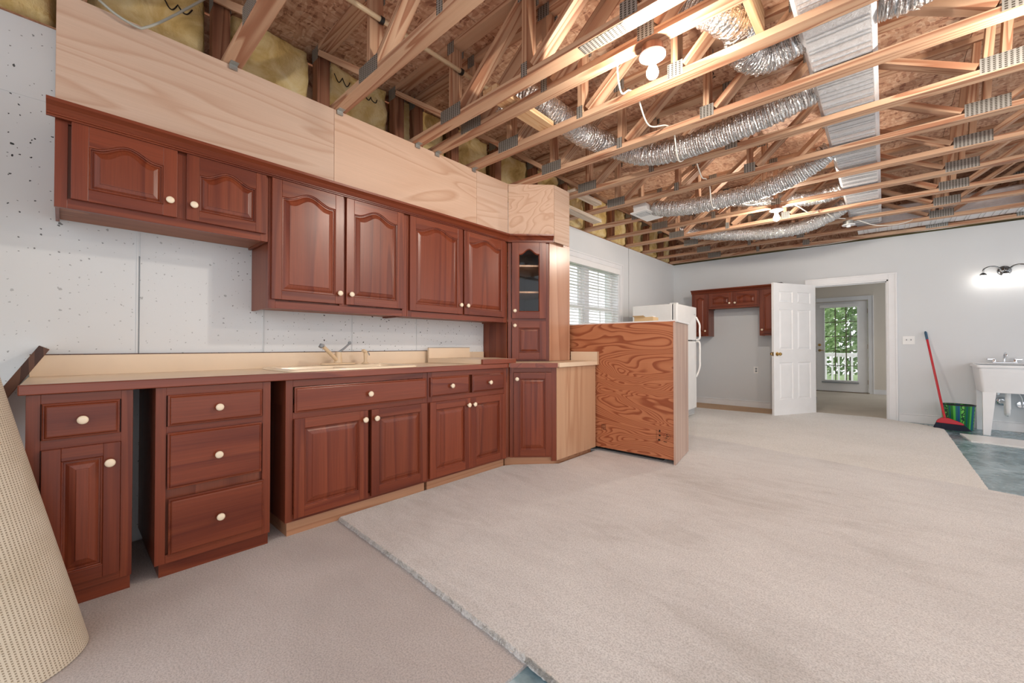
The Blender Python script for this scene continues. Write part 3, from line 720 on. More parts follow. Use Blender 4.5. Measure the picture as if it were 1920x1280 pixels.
def cab_door(parent, x0, x1, z0, z1, rise=0, kn=None, fr=.055, glass=False, yf=-.020, field=.042):
    t = .020; yb = yf+t; mb = MB()
    mb.box(x0, x0+fr, yf, yb, z0, z1, 0).box(x1-fr, x1, yf, yb, z0, z1, 0).box(x0+fr, x1-fr, yf, yb, z0, z0+fr, 1)
    ix0, ix1, iz0, iz1 = x0+fr, x1-fr, z0+fr, z1-fr
    if rise:
        lo = [(p[0], p[2]) for p in contour(ix0, ix1, iz0, iz1, rise, 0, 0)[2:]]
        mb.prism([(ix0, z1), (ix1, z1)]+lo, yf, yb, 1, 'y')
    else: mb.box(ix0, ix1, yf, yb, z1-fr, z1, 1)
    d = mb.build('door', ['ch_v', 'ch_h'], parent, bevel=.0018)
    if glass:
        lp = [contour(ix0, ix1, iz0, iz1, rise, 0, yf+.012), contour(ix0, ix1, iz0, iz1, rise, 0, yf+.015)]
        MB().loops(lp, 0, True, True).build('glass_pane', 'glass', d)
        lp = [contour(ix0, ix1, iz0, iz1, rise, 0, yf+.001), contour(ix0, ix1, iz0, iz1, rise, .007, yf+.009), contour(ix0, ix1, iz0, iz1, rise, .007, yf+.016)]
        MB().loops(lp, 0, False).build('glazing_bead', 'ch_v', d)
    else:
        F = lambda o, y: contour(ix0, ix1, iz0, iz1, rise, o, yf+y)
        MB().loops([F(0,.0005), F(.003,.005), F(.006,.0055), F(.008,.0135), F(.013,.0135), F(field*.55,.008), F(field-.001,.0035), F(field,.0012), F(field+.002,.0008)], 0, True).build('raised_panel', 'ch_v', d)
    if kn: knob(d, kn[0], yf, kn[1])
    return d
def cab_drawer(parent, x0, x1, z0, z1, kn=True, yf=-.020):
    F = lambda o, y: contour(x0, x1, z0, z1, 0, o, y)
    d = MB().loops([F(0,0), F(0,yf+.009), F(.004,yf+.007), F(.006,yf+.007), F(.010,yf+.002), F(.013,yf+.0005), F(.015,yf)], 0, True, True).build('drawer', 'ch_h', parent)
    if kn: knob(d, (x0+x1)/2, yf, (z0+z1)/2)
    return d
def face_frame(parent, w, z0, z1, stiles, rails, mat=('ch_v','ch_h')):
    mb = MB()
    for a, b, c, d in stiles: mb.box(a, b, 0, .019, c, d, 0)
    for a, b, c, d in rails: mb.box(a, b, 0, .019, c, d, 1)
    return mb.build('face_frame', list(mat), parent, bevel=.0012)
def base_cab(name, label, y0, y1, xf=.605, zb=.065, ztop=.872, toe_rec=.022, toemat='ch_h', openings=(), mid=(), depth=.60, zt0=0.0, bodymat='side', zbody=None):
    w = y1-y0
    r = thing(name, label, 'cabinet', (xf, y0, 0), PI/2)
    MB().box(.002, w-.002, .019, depth, zb, ztop if zbody is None else zbody).build('body', bodymat, r)
    if zbody: MB().box(.002,.016,.0195,depth,zbody,ztop).build('side_panel', bodymat, r); MB().box(w-.016,w-.002,.0195,depth,zbody,ztop).build('side_panel', bodymat, r)
    st = [(0, .038, zb, ztop), (w-.038, w, zb, ztop)]+[(m-.02, m+.02, zb, ztop) for m in mid]
    ra = [(.038, w-.038, ztop-.038, ztop), (.038, w-.038, zb, zb+.038), (.038, w-.038, .652, .692)]
    face_frame(r, w, zb, ztop, st, ra)
    MB().box(.018, w-.003, toe_rec, depth-.02, zt0, zb).build('toe_kick', toemat, r)
    return r
# narrow drawer-over-door cabinet
c1 = base_cab('base_cabinet', 'narrow cherry base cabinet with one drawer over one door behind the carpet roll', -.093, .212)
cab_drawer(c1, .041, .262, .692, .835); cab_door(c1, .041, .265, .099, .654, 0, (.232, .573), .052)
# three-drawer cabinet
c2 = base_cab('base_cabinet', 'cherry base cabinet with three stacked drawers', .287, .757)
cab_drawer(c2, .042, .427, .693, .836); cab_drawer(c2, .042, .425, .404, .662); cab_drawer(c2, .047, .437, .099, .358)
# sink cabinet and two-door cabinet
c3 = base_cab('base_cabinet', 'wide cherry sink base cabinet with a false drawer over two doors', .832, 1.776, .605, .085, .872, .030, 'toe', zbody=.73)
cab_drawer(c3, .043, .930, .688, .832); cab_door(c3, .040, .478, .104, .655, 0, (.452, .600)); cab_door(c3, .502, .931, .104, .655, 0, (.530, .600))
c4 = base_cab('base_cabinet', 'cherry base cabinet with two small drawers over two doors', 1.779, 2.61, .605, .085, .872, .030, 'toe', mid=())
cab_drawer(c4, .020, .388, .692, .834); cab_drawer(c4, .425, .790, .692, .834)
cab_door(c4, .011, .402, .102, .654, 0, (.372, .60)); cab_door(c4, .404, .797, .102, .654, 0, (.432, .60))
# diagonal corner base
S2 = 2**.5
dc = thing('corner_base_cabinet', 'angled cherry corner base cabinet with a tall door and a raw wood side', 'cabinet', (.612, 2.650, 0), PI/4)
wd = .412
# plan of body in world coordinates converted to local
def to_local(px, py, ox=.612, oy=2.650):
    dx, dy = px-ox, py-oy; return ((dx+dy)/S2, (dy-dx)/S2)
x2, y2 = .612+wd/S2, 2.650+wd/S2
bp = [to_local(*p) for p in [(.612-.012,2.650+.014),(x2-.014,y2+.012),(x2-.014,3.595),(.01,3.595),(.01,2.62),(.59,2.62)]]
MB().prism(bp, .085, .872).build('body', 'side', dc)
face_frame(dc, wd, .085, .872, [(0,.034,.085,.872),(wd-.045,wd,.05,.872)], [(.034,wd-.045,.832,.872),(.034,wd-.045,.085,.105)])
cab_door(dc, .034, .366, .100, .830, 0, (.062, .775), .055)
sp = [to_local(*p) for p in [(x2-.013,y2+.004),(x2+.001,y2+.004),(x2+.001,3.60),(x2-.013,3.60)]]
tag(MB().prism(sp, .055, .872).build('side_panel', 'rawside', dc), 'pale raw wood end panel')
tp = [to_local(*p) for p in [(.60,2.675),(x2-.03,y2+.005),(x2-.03,3.56),(.03,3.56),(.03,2.64),(.56,2.64)]]
MB().prism(tp, .0, .085).build('toe_kick', 'toe', dc)
# upper cabinets on the left wall
def wall_cab(name, label, y0, y1, z0, z1, doors, rise, knobz, xf=.33, loc=None, rz=PI/2, side='side', field=.042, fr=.055, depth=.325):
    w = y1-y0
    r = thing(name, label, 'cabinet', loc or (xf, y0, 0), rz)
    mb = MB().box(.003, w-.003, .019, depth, z0+.018, z1).box(.003, .016, .019, depth, z0, z0+.018).box(w-.016, w-.003, .019, depth, z0, z0+.018)
    mb.build('body', side, r)
    MB().box(.017, w-.017, .020, depth, z0+.012, z0+.0175).build('underside', 'under', r)
    st = [(0,.04,z0,z1),(w-.04,w,z0,z1)]
    if len(doors) == 2:
        mx = (doors[0][1]+doors[1][0])/2-y0; st.append((mx-.03, mx+.03, z0+.045, z1-.045))
    face_frame(r, w, z0, z1, st, [(.04,w-.04,z1-.045,z1),(.04,w-.04,z0,z0+.045)])
    for i, (a, b, c, d) in enumerate(doors):
        kx = (b-y0-.030) if (i == 0 and len(doors) == 2) or len(doors) == 1 else (a-y0+.030)
        cab_door(r, a-y0, b-y0, c, d, rise, (kx, knobz), fr, field=field)
    return r
wall_cab('wall_cabinet', 'short cherry wall cabinet with two arched doors at the left end', -.030, .822, 1.684, 2.11, [(.020,.394,1.727,2.078),(.432,.808,1.727,2.078)], .045, 1.806, field=.038)
wall_cab('wall_cabinet', 'tall cherry wall cabinet with two arched doors above the sink', .824, 1.783, 1.290, 2.11, [(.838,1.276,1.345,2.078),(1.296,1.744,1.345,2.078)], .05, 1.415)
wall_cab('wall_cabinet', 'tall cherry wall cabinet with two arched doors next to the glazed corner', 1.785, 2.905, 1.290, 2.11, [(1.800,2.334,1.338,2.085),(2.352,2.876,1.338,2.085)], .05, 1.415)
# tall diagonal corner upper with glass door
uc = thing('corner_wall_cabinet', 'tall angled cherry corner cabinet with a glass door over a small panelled door', 'cabinet', (.335, 2.925, 0), PI/4)
def tl(px, py): return to_local(px, py, .335, 2.925)
wu = .402; ux, uy = .335+wu/S2, 2.925+wu/S2
def wallpiece(p0, p1, z0, z1, mat, name, t=.014):
    p0 = Vector(p0); p1 = Vector(p1); d = (p1-p0).normalized(); n = Vector((-d.y,d.x))*t
    return MB().prism([tl(*q) for q in (p0, p1, p1+n, p0+n)], z0, z1).build(name, mat, uc)
wallpiece((.005,2.912), (.325,2.912), .917, 2.10, 'side', 'side_panel')
sg = wallpiece((ux-.002,uy+.012), (ux-.002,3.57), .917, 2.10, 'gloss', 'side_panel', .014); tag(sg, 'glossy pale birch end panel')
wallpiece((ux-.016,3.57), (.005,3.57), .917, 2.10, 'grey', 'back_panel', -.012)
wallpiece((.005,3.57), (.005,2.926), .917, 2.10, 'grey', 'back_panel', -.012)
plan = [tl(*q) for q in [(.02,2.927),(.325,2.927),(ux-.022,uy+.0),(ux-.022,3.555),(.02,3.555)]]
MB().prism(plan, 2.085, 2.10).build('top_panel', 'side', uc); MB().prism(plan, .917, .93).build('bottom_panel', 'side', uc); MB().prism(plan, 1.30, 1.318).build('shelf', 'under', uc)
plan2 = [tl(*q) for q in [(.02,2.927),(.315,2.94),(ux-.035,uy+.015),(ux-.022,3.555),(.02,3.555)]]
for z in (1.585, 1.845): MB().prism(plan2, z, z+.016).build('shelf', 'rawside', uc)
face_frame(uc, wu, .917, 2.10, [(0,.036,.917,2.10),(wu-.036,wu,.917,2.10)], [(.036,wu-.036,2.06,2.10),(.036,wu-.036,1.295,1.345),(.036,wu-.036,.917,.95)])
cab_door(uc, .038, .372, 1.331, 2.075, .05, (.066, 1.405), .066, True)
cab_door(uc, .038, .372, .932, 1.305, 0, (.066, 1.262), .066, field=.03)
# far wall cabinets
for nm, lb, x0, x1, z0, doors, kz, fr in [
    ('wall_cabinet', 'narrow cherry wall cabinet behind the fridge on the far wall', .455, .740, 1.235, [(.485,.722,1.262,1.985)], 1.33, .05),
    ('wall_cabinet', 'short cherry wall cabinet with two doors bridging the fridge gap', .742, 1.528, 1.715, [(.756,1.118,1.745,1.985),(1.142,1.515,1.745,1.985)], 1.80, .05),
    ('wall_cabinet', 'narrow cherry wall cabinet half hidden by the open white door', 1.530, 1.86, 1.235, [(1.542,1.845,1.262,1.985)], 1.33, .05)]:
    r = wall_cab(nm, lb, x0, x1, z0, 2.01, doors, .035, kz, loc=(x0, 7.73, 0), rz=0, fr=fr, field=.034)
    if x0 > 1.5:
        for ch in r.children:
            if ch.name.startswith('door'):
                for q in ch.children:
                    if q.name.startswith('knob'): q.location.x = .042
tag(MB().box(1.72,1.86,7.74,7.95,2.062,2.075).box(1.74,1.84,7.78,7.90,2.075,2.09).build('dark_tray', 'black', bevel=.003), 'flat dark tray lying on top of the far wall cabinets', 'tray')

# ------------------------------------------------------------------ countertops
ct = thing('countertop', 'long cream laminate countertop with cherry front edge and backsplash', 'countertop')
# sink cut-out: x .10-.56, y .90-1.66
SX0, SX1, SY0, SY1 = .10, .565, .90, 1.68
mb = MB().box(.0, .612, -.108, SY0, .878, .914).box(.0, .612, SY1, 2.60, .878, .914).box(.0, SX0, SY0, SY1, .878, .914).box(SX1, .612, SY0, SY1, .878, .914)
mb.build('slab', 'lam', ct)
MB().box(.612, .632, -.113, 2.62, .874, .9142).build('front_edge', 'brownedge', ct, bevel=.004)
MB().box(.002, .020, -.105, 2.60, .9145, 1.018).build('backsplash', 'lam', ct)
MB().box(.002, .021, -.105, 2.20, 1.018, 1.023).build('backsplash_cap', 'walnut', ct)
# loose offcut of counter standing on it
of = thing('countertop_offcut', 'loose mitred countertop offcut with its own backsplash lying on the counter', 'countertop')
MB().prism([(.06,2.18),(.62,2.30),(.62,2.66),(.30,2.78),(.06,2.70)], .9155, .953).build('slab', 'lam', of)
MB().prism([(.62,2.295),(.642,2.30),(.642,2.70),(.62,2.68)], .914, .954).build('front_edge', 'brownedge', of, bevel=.003)
MB().box(.055, .075, 2.18, 2.66, .954, 1.046).build('backsplash', 'lam', of)
MB().box(.055, .076, 2.18, 2.66, 1.046, 1.049).build('backsplash_cap', 'walnut', of)
# corner counter
cc = thing('corner_countertop', 'angled corner countertop with short backsplash at its end', 'countertop')
MB().prism([(.0,2.605),(.611,2.605),(.626,2.632),(x2+.018,y2-.002),(x2+.018,3.612),(.0,3.612)], .878, .914).build('slab', 'lam', cc)
ea, eb = Vector((.635,2.625)), Vector((x2+.022,y2-.012)); n_ = Vector((.7071,-.7071))*.016
MB().prism([tuple(ea), tuple(ea+n_), tuple(eb+n_), tuple(eb)], .874, .9142).build('front_edge', 'brownedge', cc)
MB().box(x2+.0185, x2+.030, y2+.004, 3.612, .876, .9146).build('side_edge', 'lam', cc)
MB().box(.002, .020, 2.606, 2.90, .9145, 1.005).build('backsplash', 'lam', cc)
MB().box(.616, x2+.030, 3.590, 3.612, .915, 1.005).build('backsplash', 'lam', cc)
MB().box(x2+.030, x2+.034, 3.588, 3.614, .878, 1.007).build('end_strip', 'rawside', cc)
# sink
sk = thing('kitchen_sink', 'almond double-bowl drop-in sink in the long countertop', 'sink')
def rrect(x0, x1, y0, y1, r, z, n=6):
    out = []
    for cx, cy, a0 in ((x1-r,y1-r,0),(x0+r,y1-r,PI/2),(x0+r,y0+r,PI),(x1-r,y0+r,3*PI/2)):
        for i in range(n+1):
            a = a0+PI/2*i/n; out.append((cx+r*math.cos(a), cy+r*math.sin(a), z))
    return out
y0, y1, x0, x1 = .86, 1.72, .07, .592
mb = MB(); N = 6
# rim with one large opening (bowls divided by a wall)
lp = [rrect(x0,x1,y0,y1,.05,.9150), rrect(x0,x1,y0,y1,.05,.922), rrect(x0+.006,x1-.006,y0+.006,y1-.006,.05,.928), rrect(x0+.02,x1-.02,y0+.02,y1-.02,.045,.929),
      rrect(x0+.115,x1-.035,y0+.035,y1-.035,.05,.926), rrect(x0+.12,x1-.04,y0+.04,y1-.04,.05,.918), rrect(x0+.13,x1-.05,y0+.05,y1-.05,.05,.76), rrect(x0+.16,x1-.08,y0+.08,y1-.08,.05,.735)]
mb.loops(lp, 0, True).build('basin', 'sink', sk, smooth=True, angle=.9)
MB().box(x0+.125, x1-.045, 1.275, 1.30, .74, .918).build('bowl_divider', 'sink', sk, bevel=.006)
fa = thing('kitchen_faucet', 'almond single-lever faucet with raised handle on the sink', 'faucet', (.125, 1.345, .9295))
MB().loops([rrect(-.03,.03,-.125,.125,.028,0), rrect(-.03,.03,-.125,.125,.028,.008), rrect(-.024,.024,-.118,.118,.022,.013)], 0, True, True).build('deck_plate', 'almond', fa, smooth=True, angle=.7)
MB().lathe([(.0,.012),(.030,.012),(.027,.03),(.024,.055),(.025,.075),(.020,.09),(.0,.092)], 20).build('body', 'almond', fa, smooth=True, angle=.9)
sp_ = MB().tube([(.005,-.005,.025),(.032,-.07,.080),(.056,-.135,.134)], [.014,.0135,.012], 14).build('spout', 'almond', fa, smooth=True, angle=.9)
MB().tube([(.055,-.131,.134),(.061,-.146,.138),(.064,-.154,.124)], [.014,.0145,.013], 14).build('aerator', 'grey', sp_, smooth=True, angle=.9)
hd = MB().tube([(-.002,.002,.085),(-.004,.045,.115),(-.006,.085,.150)], [.009,.0075,.007], 12).build('handle', 'grey', fa, smooth=True, angle=.9)
MB().lathe([(.0,-.013),(.010,-.010),(.013,0),(.010,.010),(.0,.013)], 14, (-.006,.088,.156)).build('handle_ball', 'grey', hd, smooth=True)
sy = thing('sink_sprayer', 'almond hand sprayer standing beside the faucet', 'sprayer', (.125, 1.555, .9295))
MB().lathe([(.0,0),(.026,0),(.024,.007),(.013,.012),(.011,.03),(.013,.06),(.014,.085),(.0,.087)], 16).build('body', 'almond', sy, smooth=True, angle=.9)
MB().tube([(.0,.005,.085),(.008,-.018,.098),(.012,-.030,.098)], [.014,.013,.011], 12).build('spray_head', 'almond', sy, smooth=True, angle=.9)
MB().tube([(.0,.012,.092),(.002,.028,.078),(.002,.032,.062)], .004, 8).build('trigger', 'grey', sy, smooth=True)

# ------------------------------------------------------------------ bar cabinet with plywood back
bc = thing('bar_cabinet', 'bar-height cabinet with swirling reddish plywood back and grey end board', 'cabinet')
MB().box(.42, 1.690, 3.622, 3.637, .058, 1.282).build('back_panel', 'fir', bc)
e0, e1 = Vector((1.694,3.620)), Vector((1.602,4.200)); dd = (e1-e0).normalized(); nn = Vector((dd.y,-dd.x))
q = [e0, e1, e1-nn*.018, e0-nn*.018]
MB().prism([tuple(a) for a in q], .022, 1.274).build('end_board', 'endboard', bc)
MB().prism([(.42,3.64),(1.68,3.64),(1.585,4.19),(.42,4.19)], .10, 1.270).build('body', 'side', bc)
MB().prism([(.44,3.70),(1.55,3.70),(1.50,4.12),(.44,4.12)], .010, .10).build('plinth', 'dark', bc)  # near-black colour stands in for shade in the gap under the cabinet
MB().prism([(.40,3.640),(1.708,3.626),(1.612,4.215),(.40,4.215)], 1.276, 1.294).build('top', 'plasticw', bc)
st = MB(); 
for a in range(24):
    t0, t1 = 2*PI*a/24, 2*PI*(a+1)/24
    for R0, R1 in ((.030,.0285),):
        cx, cz = 1.615, .26
        st.add([(cx+R0*math.cos(t0),3.6212,cz+R0*math.sin(t0)),(cx+R0*math.cos(t1),3.6212,cz+R0*math.sin(t1)),(cx+R1*math.cos(t1),3.6212,cz+R1*math.sin(t1)),(cx+R1*math.cos(t0),3.6212,cz+R1*math.sin(t0))], [(0,1,2,3)])
for (x, z, w, h) in [(1.55,.30,.012,.02),(1.55,.26,.016,.014),(1.545,.22,.02,.012),(1.62,.26,.022,.006),(1.615,.275,.015,.006),(1.61,.245,.018,.006),(1.60,.21,.03,.005),(1.52,.26,.002,.10),(1.535,.21,.03,.002),(.985,.26,.03,.006),(.985,.28,.03,.006),(.985,.24,.025,.006),(1.005,.26,.003,.06),(.965,.26,.003,.06)]:
    st.box(x-w/2, x+w/2, 3.6208, 3.6214, z-h/2, z+h/2)
st.build('grade_stamp', 'ink', bc)
cb = thing('cardboard_box', 'small open cardboard carton on top of the bar cabinet', 'box', (1.24, 3.98, 1.2945))
MB().box(-.10,.10,-.004,.0,0,.062).box(-.10,.10,.12,.124,0,.06).box(-.10,-.096,0,.12,0,.06).box(.096,.10,0,.12,0,.06).box(-.10,.10,0,.12,0,.003).build('carton', 'card', cb)
MB().add([(-.10,-.004,.062),(.02,-.004,.062),(.02,-.05,.075),(-.10,-.05,.075)], [(0,1,2,3)]).build('flap', 'card', cb)
MB().box(.02,.085,.02,.09,.003,.072).build('packet', 'plasticw', cb)

# ------------------------------------------------------------------ fridge
fr = thing('refrigerator', 'white top-freezer refrigerator standing against the window wall', 'refrigerator', (.92, 5.745, .009), PI/2)
FW, FD, FH = .80, .655, 1.645
MB().box(.0, FW, .07, FD, .03, FH).build('body', 'fridge', fr, bevel=.006)
MB().box(.006, FW-.006, .058, .07, .13, FH-.01).build('gasket', 'gasket', fr)
zs = 1.135
fz = MB().box(0, FW, .0, .058, zs+.008, FH).build('freezer_door', 'fridge', fr, bevel=.012)
fd = MB().box(0, FW, .0, .058, .115, zs-.008).build('fridge_door', 'fridge', fr, bevel=.012)
def fhandle(parent, z0, z1, up):
    x = FW-.035; h = z1-z0
    pts = [(x,-.004,z0),(x,-.052,z0+.03*(1 if up else 3)),(x,-.058,z0+h*.3),(x,-.058,z0+h*.75),(x,-.05,z1-.03*(3 if up else 1)),(x,-.004,z1)]
    if up: pts = [(x,-.004,z1),(x,-.03,z1-.05),(x,-.058,z1-.12),(x,-.058,z0+h*.4),(x,-.056,z0+.02),(x,-.004,z0)]
    else: pts = [(x,-.004,z1),(x,-.056,z1-.02),(x,-.058,z1-h*.5),(x,-.058,z0+.16),(x,-.03,z0+.06),(x,-.004,z0)]
    MB().tube(smoothpath(pts, 5), .013, 10).build('handle', 'fridge', parent, smooth=True)
fhandle(fz, zs+.015, zs+.36, True); fhandle(fd, zs-.55, zs-.015, False)
MB().box(FW-.115, FW-.05, -.001, .001, FH-.12, FH-.112).build('badge', 'steel', fz)
MB().box(.02, FW-.02, .03, .07, .02, .108).build('toe_grille', 'fridge', fr)
for i in range(5): MB().box(.03, FW-.03, .026, .031, .032+i*.015, .038+i*.015).build('grille_slat', 'grey', fr)
MB().box(.02, .09, .01, .11, FH, FH+.016).build('hinge_cover', 'plasticw', fr, bevel=.004)
MB().box(.05, FW-.05, .1, FD-.02, .0, .03).build('base', 'black', fr)

# ------------------------------------------------------------------ window
wn = tag(bpy.data.objects.new('window_1', None), 'white double-hung window with horizontal blinds', kind='structure'); C.objects.link(wn); wn.location = (0, WY0, 0)
def B(x0,x1,y0,y1,z0,z1): return MB().box(x0, x1, y0-WY0, y1-WY0, z0, z1)
mb = MB()
for a in [(.0,.018,WY0-.085,WY0,WZ0-.09,WZ1+.085),(.0,.018,WY1,WY1+.085,WZ0-.09,WZ1+.085),(.0,.018,WY0,WY1,WZ1,WZ1+.085),(.0,.018,WY0,WY1,WZ0-.09,WZ0),(.0181,.027,WY0-.085,WY1+.065,WZ1+.065,WZ1+.085),(.0181,.027,WY1+.065,WY1+.085,WZ0-.09,WZ1+.085)]: mb.box(a[0],a[1],a[2]-WY0,a[3]-WY0,a[4],a[5])
mb.build('casing', 'trimw', wn, bevel=.002)
mb = MB()
for a in [(-.22,-.0,WY0,WY0+.02,WZ0,WZ1),(-.22,0,WY1-.02,WY1,WZ0,WZ1),(-.22,0,WY0+.02,WY1-.02,WZ1-.02,WZ1),(-.22,0.02,WY0+.02,WY1-.02,WZ0,WZ0+.02)]: mb.box(a[0],a[1],a[2]-WY0,a[3]-WY0,a[4],a[5])
mb.build('window_frame', 'trimw', wn)
MID = (WY0+WY1)/2; MR = 1.615
B(-.16,-.06,MID-.06,MID+.06,WZ0+.02,WZ1-.02).build('mullion', 'trimw', wn)
for (a, b) in ((WY0+.02, MID-.06), (MID+.06, WY1-.02)):
    for (c, d, x) in ((WZ0+.02, MR+.02, -.12), (MR-.02, WZ1-.02, -.15)):
        mb = MB()
        for q in [(a,a+.05,c,d),(b-.05,b,c,d),(a+.05,b-.05,c,c+.05),(a+.05,b-.05,d-.05,d)]: mb.box(x, x+.03, q[0]-WY0, q[1]-WY0, q[2], q[3])
        s = mb.build('sash', 'trimw', wn)
        MB().box(x+.013, x+.017, a+.05-WY0, b-.05-WY0, c+.05, d-.05).build('glass_pane', 'glass', s)
        m2 = MB(); ym = (a+b)/2-WY0; zm = (c+d)/2
        m2.box(x+.010, x+.020, ym-.008, ym+.008, c+.05, d-.05).box(x+.010, x+.020, a+.05-WY0, b-.05-WY0, zm-.008, zm+.008)
        m2.build('muntin', 'trimw', s)
bl = thing('window_blind', 'white horizontal slat blind hanging in the window', 'blind', (0, WY0, 0))
BA, BB = .03, WY1-WY0-.03
MB().box(-.045, .030, BA-.01, BB+.01, 2.165, 2.245).build('valance', 'white', bl, bevel=.004)
sl = MB().add([(-.022,BA,-.004),(0,BA,.003),(.022,BA,-.001),(-.022,BB,-.004),(0,BB,.003),(.022,BB,-.001)], [(0,1,4,3),(1,2,5,4)])
sl.add([(-.022,BA,-.0065),(0,BA,.0005),(.022,BA,-.0035),(-.022,BB,-.0065),(0,BB,.0005),(.022,BB,-.0035)], [(0,3,4,1),(1,4,5,2)])
sl.add([(.022,BA,-.001),(.022,BB,-.001),(.022,BB,-.0035),(.022,BA,-.0035)], [(0,1,2,3)])
s0 = None; z = 2.14
while z > .92:
    if s0 is None: s0 = sl.build('slat', 'white', bl); o = s0
    else: o = s0.copy(); C.objects.link(o); o.parent = bl
    o.location = (-.020, 0, z); z -= .0415
for y in (.25, .62, 1.0, 1.35): MB().box(-.0195, -.0185, y, y+.002, .90, 2.17).box(.0035,.0045, y, y+.002, .90, 2.17).build('ladder_cord', 'white', bl)
MB().box(-.04, .0, BA, BB, .885, .905).build('bottom_rail', 'white', bl)

# ------------------------------------------------------------------ open six-panel door
d1 = tag(bpy.data.objects.new('door_1', None), 'open white six-panel door with brass knob', kind='structure'); C.objects.link(d1)
hx, hy = 2.215, 8.045; fx, fy = 1.786, 7.235
d1.location = (hx, hy, .012); d1.rotation_euler = (0, 0, math.atan2(fy-hy, fx-hx))
DW, DH, DT = .915, 2.01, .035
stl, mul = .115, .10
rails = [(0,.235), (.80,.995), (1.61,1.715), (1.885,DH)]
mb = MB().box(0, stl, 0, DT, 0, DH).box(DW-stl, DW, 0, DT, 0, DH)
for a, b in rails: mb.box(stl, DW-stl, 0, DT, a, b)
for i in range(3): mb.box(DW/2-mul/2, DW/2+mul/2, 0, DT, rails[i][1], rails[i+1][0])
mb.build('door_frame', 'white', d1)
for i in range(3):
    for x0, x1 in ((stl, DW/2-mul/2), (DW/2+mul/2, DW-stl)):
        z0, z1 = rails[i][1], rails[i+1][0]
        F = lambda o, y: contour(x0, x1, z0, z1, 0, o, y)
        mb = MB().loops([F(0,.0), F(.009,.011), F(.016,.011), F(.040,.003)], 0, True)
        mb.loops([F(0,DT), F(.009,DT-.011), F(.016,DT-.011), F(.040,DT-.003)], 0, True)
        mb.build('panel', 'white', d1)
for s, yb in ((1, DT), (-1, 0.0)):
    MB().lathe([(.0,0),(.030,0),(.030,s*.006),(.012,s*.012),(.011,s*.03),(.022,s*.04),(.026,s*.052),(.020,s*.064),(.0,s*.067)], 18, (DW-.065, yb, .93), axis='y').build('door_knob', 'brass', d1, smooth=True, angle=.8)
MB().box(DW, DW+.0015, .006, DT-.006, .90, .96).build('latch_plate', 'brass', d1)
for z in (.2, 1.0, 1.8): MB().box(-.012, .0, DT-.004, DT+.004, z-.045, z+.045).build('hinge', 'steel', d1)

# ------------------------------------------------------------------ glazed back door
d2 = tag(bpy.data.objects.new('door_2', None), 'white glazed fifteen-pane exterior door with blind in the room beyond', kind='structure'); C.objects.link(d2); d2.location = (BX0, YB, 0)
GW = BX1-BX0; gx0, gx1, gz0, gz1 = .165, GW-.18, .27, 1.955
mb = MB().box(.0, gx0, .02, .065, .015, 2.085).box(gx1, GW, .02, .065, .015, 2.085).box(gx0, gx1, .02, .065, .015, gz0).box(gx0, gx1, .02, .065, gz1, 2.085)
mb.build('door_frame', 'white', d2)
mb = MB().box(gx0-.02, gx0, .008, .02, gz0-.02, gz1+.02).box(gx1, gx1+.02, .008, .02, gz0-.02, gz1+.02).box(gx0, gx1, .008, .02, gz0-.02, gz0).box(gx0, gx1, .008, .02, gz1, gz1+.02)
mb.build('glazing_frame', 'white', d2, bevel=.002)
for i in range(3):
    for j in range(5):
        a0 = gx0+(gx1-gx0)*i/3; a1 = gx0+(gx1-gx0)*(i+1)/3; c0 = gz0+(gz1-gz0)*j/5; c1 = gz0+(gz1-gz0)*(j+1)/5
        MB().box(a0, a1, .045, .048, c0, c1).build('glass_pane', 'glass', d2)
for i in (1, 2): x = gx0+(gx1-gx0)*i/3; MB().box(x-.010, x+.010, .036, .054, gz0, gz1).build('muntin', 'muntin', d2)
for j in range(1, 5): z = gz0+(gz1-gz0)*j/5; MB().box(gx0, gx1, .037, .053, z-.008, z+.008).build('muntin', 'muntin', d2)
for z in (.25, 1.05, 1.85): MB().box(GW-.004, GW+.012, .008, .022, z-.05, z+.05).build('hinge', 'bronze', d2)
MB().lathe([(.0,.020),(.030,.020),(.028,-.002),(.012,-.012),(.0,-.014)], 18, (.065,0,1.09), axis='y').build('deadbolt', 'brass', d2, smooth=True, angle=.8)
lv = MB().lathe([(.0,.020),(.030,.020),(.028,.004),(.012,-.02),(.012,-.035),(.0,-.036)], 18, (.065,0,.96), axis='y').build('lever_rose', 'brass', d2, smooth=True, angle=.8)
MB().tube([(.065,-.030,.96),(.11,-.034,.963),(.16,-.030,.955)], [.010,.008,.006], 10).build('lever', 'brass', lv, smooth=True)
struct(MB().box(BX0-.03, BX1+.03, YB-.02, YB+.15, FZ, .014), 'trim_7', 'bronze', 'dark threshold under the glazed door')
b2 = thing('door_blind', 'white slat blind raised open on the glazed door', 'blind', (BX0, YB-.002, 0))
MB().box(.075, GW-.14, -.055, .006, 1.955, 2.03).build('valance', 'white', b2, bevel=.003)
mb = MB()
z = 1.93; first = None
while z > .26:
    if first is None: first = MB().box(.115, GW-.165, -.026, -.001, -.0007, .0007).build('slat', 'white', b2); o = first
    else: o = first.copy(); C.objects.link(o); o.parent = b2
    o.location = (0, 0, z); z -= .030
MB().box(.105, GW-.155, -.036, .0, .205, .235).build('bottom_rail', 'grey', b2, bevel=.003)
for x in (.25, .48, .68): MB().box(x, x+.003, -.028, -.026, .23, 1.96).build('ladder_cord', 'white', b2)

